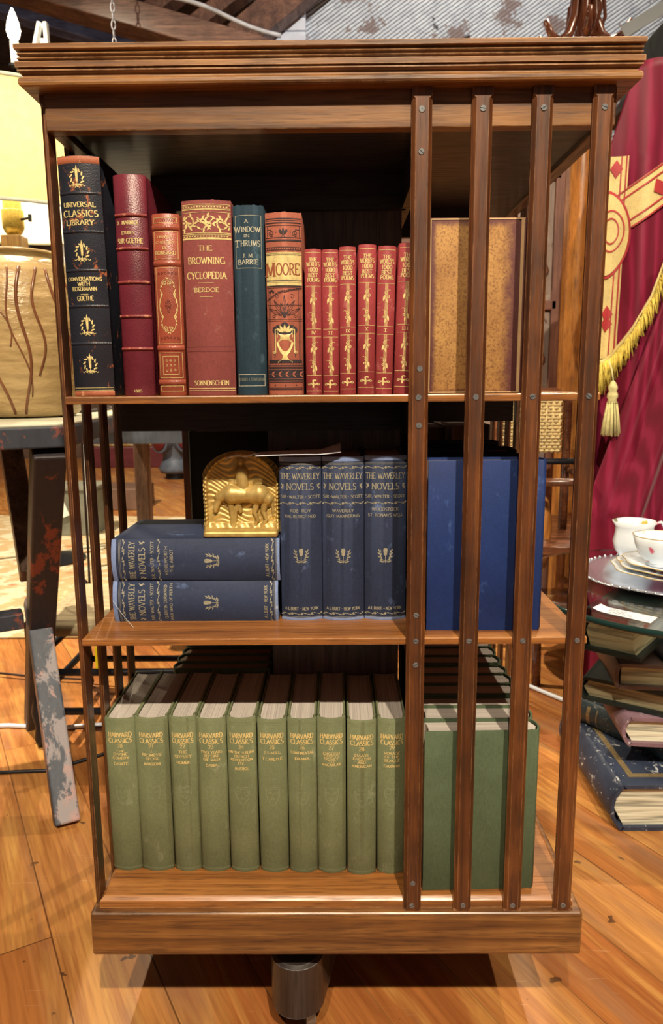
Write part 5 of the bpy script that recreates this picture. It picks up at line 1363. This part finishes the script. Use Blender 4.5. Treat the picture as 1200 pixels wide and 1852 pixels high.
def front(u, v):
    z = .05+1.30*v
    xl = .655+.02*math.sin(z*5) if z < .52 else .655+(z-.52)*.30
    x = xl+(1.15-xl)*u
    y = 1.02+.036*math.sin((x-xl)*42+.6)*(1-.45*v)+.014*math.sin((x-xl)*90+z*4)-.02*u
    return (x, y+.05*(1-u)**4, z)
G().grid(front, 80, 60).build('front_drape', SILK, cope, smooth=True, solid=.003)

# ------------------------------------------------------------------ cabinet and cane chair behind
PINE = wood('honey_pine', C(120,66,22), C(182,110,44), C(208,140,66), 2, rough=.25, across=22, coat=.5)
cab = thing('tall_cabinet', (.72,1.75,0), 'tall honey brown cabinet with carved greyish door panels behind the right slats', 'cabinet')
G().lathe([(.036,0),(.036,1.85)], (.768,1.60,0), 24).build('corner_post', PINE, cab, smooth='auto')
G().box(.56,.775,1.70,2.1,0,.02).box(.76,.80,1.64,2.1,0,1.85).build('carcase', PINE, cab)
PANEL = painted('grey_carved_panel', C(128,104,84), C(92,66,50), .54, (9,9,9), .7, C(150,128,106))
for (z0,z1) in ((.10,.42),(.45,.80),(.83,1.10),(1.13,1.50),(1.53,1.83)): G().box(.50,.705,1.66,1.68,z0,z1).build('door_panel', PANEL, cab)
FRM = wood('reddish_frame', C(84,48,34), C(128,80,58), C(150,100,74), 2, rough=.4)
for z in (.43,.815,1.115,1.515): G().box(.50,.72,1.645,1.675,z-.015,z+.015).build('door_rail', FRM, cab, bevel=.003)
G().box(.703,.733,1.645,1.675,.05,1.84).build('door_stile', FRM, cab, bevel=.003)
for z in (1.30,1.02,.62):
    G().tube([(.66,1.654,z+.10),(.675,1.650,z+.03),(.665,1.648,z-.03),(.685,1.650,z-.08),(.672,1.65,z-.10),(.664,1.652,z-.085)], .008, 8).build('carved_scroll', FRM, cab, smooth=True)

chr_ = thing('cane_back_armchair', (.62,1.3,0), 'bentwood armchair with woven cane back behind the right slats', 'chair')
BENT = wood('polished_bentwood', C(66,34,20), C(112,62,34), C(146,88,52), 0, rough=.2, across=30, coat=.6)
CANE = plain('natural_cane', C(214,178,112), .5, 0, .2, 60)
g = G(); y0 = 1.33
for i in range(16): 
    z = .672+.0095*i; g.tube([(.49+.008*j, y0+.0045*(1 if (i+j)%2 else -1), z) for j in range(22)], .0048, 6)
for j in range(9): g.tube([(.50+.019*j, y0, .665),(.50+.019*j, y0, .83)], .004, 6)
g.build('cane_panel', CANE, chr_, smooth=True)
G().tube([(.475,y0,.40),(.475,y0,.82),(.50,y0,.84),(.64,y0,.84),(.675,y0,.82),(.675,y0,.42)], .013, 10).build('back_frame', BENT, chr_, smooth=True)
G().tube([(.44,1.20,.60),(.52,1.10,.61),(.60,1.07,.613),(.655,1.08,.613),(.682,1.14,.61),(.688,1.24,.61),(.68,1.32,.62)], .0105, 12).build('arm_rail', BENT, chr_, smooth=True)
G().tube([(.42,1.28,.645),(.60,1.28,.645),(.82,1.28,.645)], .009, 10).build('iron_rod', DARKMETAL, chr_, smooth=True)
G().tube([(.50,1.20,.60),(.545,1.19,.585),(.575,1.19,.54),(.585,1.19,.48),(.580,1.19,.40),(.56,1.20,.30)], [.010,.014,.017,.018,.018,.016], 12).build('arm_support', PINE, chr_, smooth=True)
g = G(); g.lathe([(.24,.40),(.25,.41),(.25,.43),(.22,.44)], (.62,1.36,0), 32).build('seat', BENT, chr_, smooth='auto')
for (x,y,dx,dy) in ((.56,1.18,.02,.02),(.46,1.50,-.02,.04),(.80,1.50,.05,.05),(.74,1.20,.05,-.02)):
    G().tube([(x,y,.41),(x+dx,y+dy,.0)], [.017,.013], 10).build('leg', BENT, chr_, smooth=True)

# ------------------------------------------------------------------ top right: bentwood coat stand, silver blade, green box
cs = thing('bentwood_coat_stand', (.97,2.3,0), 'glossy brown bentwood coat stand rising behind the bookcase top at right', 'coat stand')
BENT2 = wood('glossy_brown_bentwood', C(96,46,28), C(150,82,50), C(180,106,70), 2, rough=.14, across=30, coat=.8)
cx, cy = .965, 2.3
G().tube([(cx,cy,0),(cx,cy,2.75)], .022, 14).build('pole', BENT2, cs, smooth=True)
for k,a in enumerate((-160,-100,-20,40,90,150)):
    d = Vector((math.cos(R(a)), math.sin(R(a)), 0)); P = Vector((cx,cy,0))
    G().tube([P+d*(.034)+Vector((0,0,2.62)), P+d*.032+Vector((0,0,2.36)), P+d*.040+Vector((0,0,2.25)), P+d*.066+Vector((0,0,2.18)), P+d*.105+Vector((0,0,2.150)), P+d*.145+Vector((0,0,2.168)), P+d*.172+Vector((0,0,2.215))], [.016,.018,.018,.018,.016,.014,.010], 12).build('hook', BENT2, cs, smooth=True)
for a in (-60,0,120): 
    d = Vector((math.cos(R(a)), math.sin(R(a)), 0)); P = Vector((cx,cy,0))
    G().tube([P+d*.04+Vector((0,0,2.33)), P+d*.075+Vector((0,0,2.31)), P+d*.082+Vector((0,0,2.25)), P+d*.06+Vector((0,0,2.19)),P+d*.03+Vector((0,0,2.17))], .007, 10).build('scroll', BENT2, cs, smooth=True)
for a in range(4):
    d = Vector((math.cos(R(45+90*a)), math.sin(R(45+90*a)), 0)); P = Vector((cx,cy,0))
    G().tube([P+d*.02+Vector((0,0,.55)), P+d*.10+Vector((0,0,.30)), P+d*.22+Vector((0,0,.12)), P+d*.24+Vector((0,0,.024))], .015, 12).build('foot', BENT2, cs, smooth=True)
gb = tag(G().box(1.26,1.7,2.25,2.7,2.02,2.22).build('green_box', plain('grey_green_paint', C(74,84,74), .6), bevel=.006), 'grey green box on a high shelf at the top right corner', 'box')
tag(G().box(1.2,2.0,2.2,2.75,1.98,2.02).build('high_shelf', plain('dark_shelf_wood', C(70,52,40), .6), bevel=.004), 'dark brown high shelf behind the crimson cope', 'shelf')
tag(G().obox((1.09,2.22,2.16),(1.42,2.18,2.34),.045,.006,(0,1,0)).build('steel_rod', plain('bright_steel', C(226,222,214), .2, .35, .05), bevel=.001), 'bright silver rod at the top right beside the coat stand', 'rod')
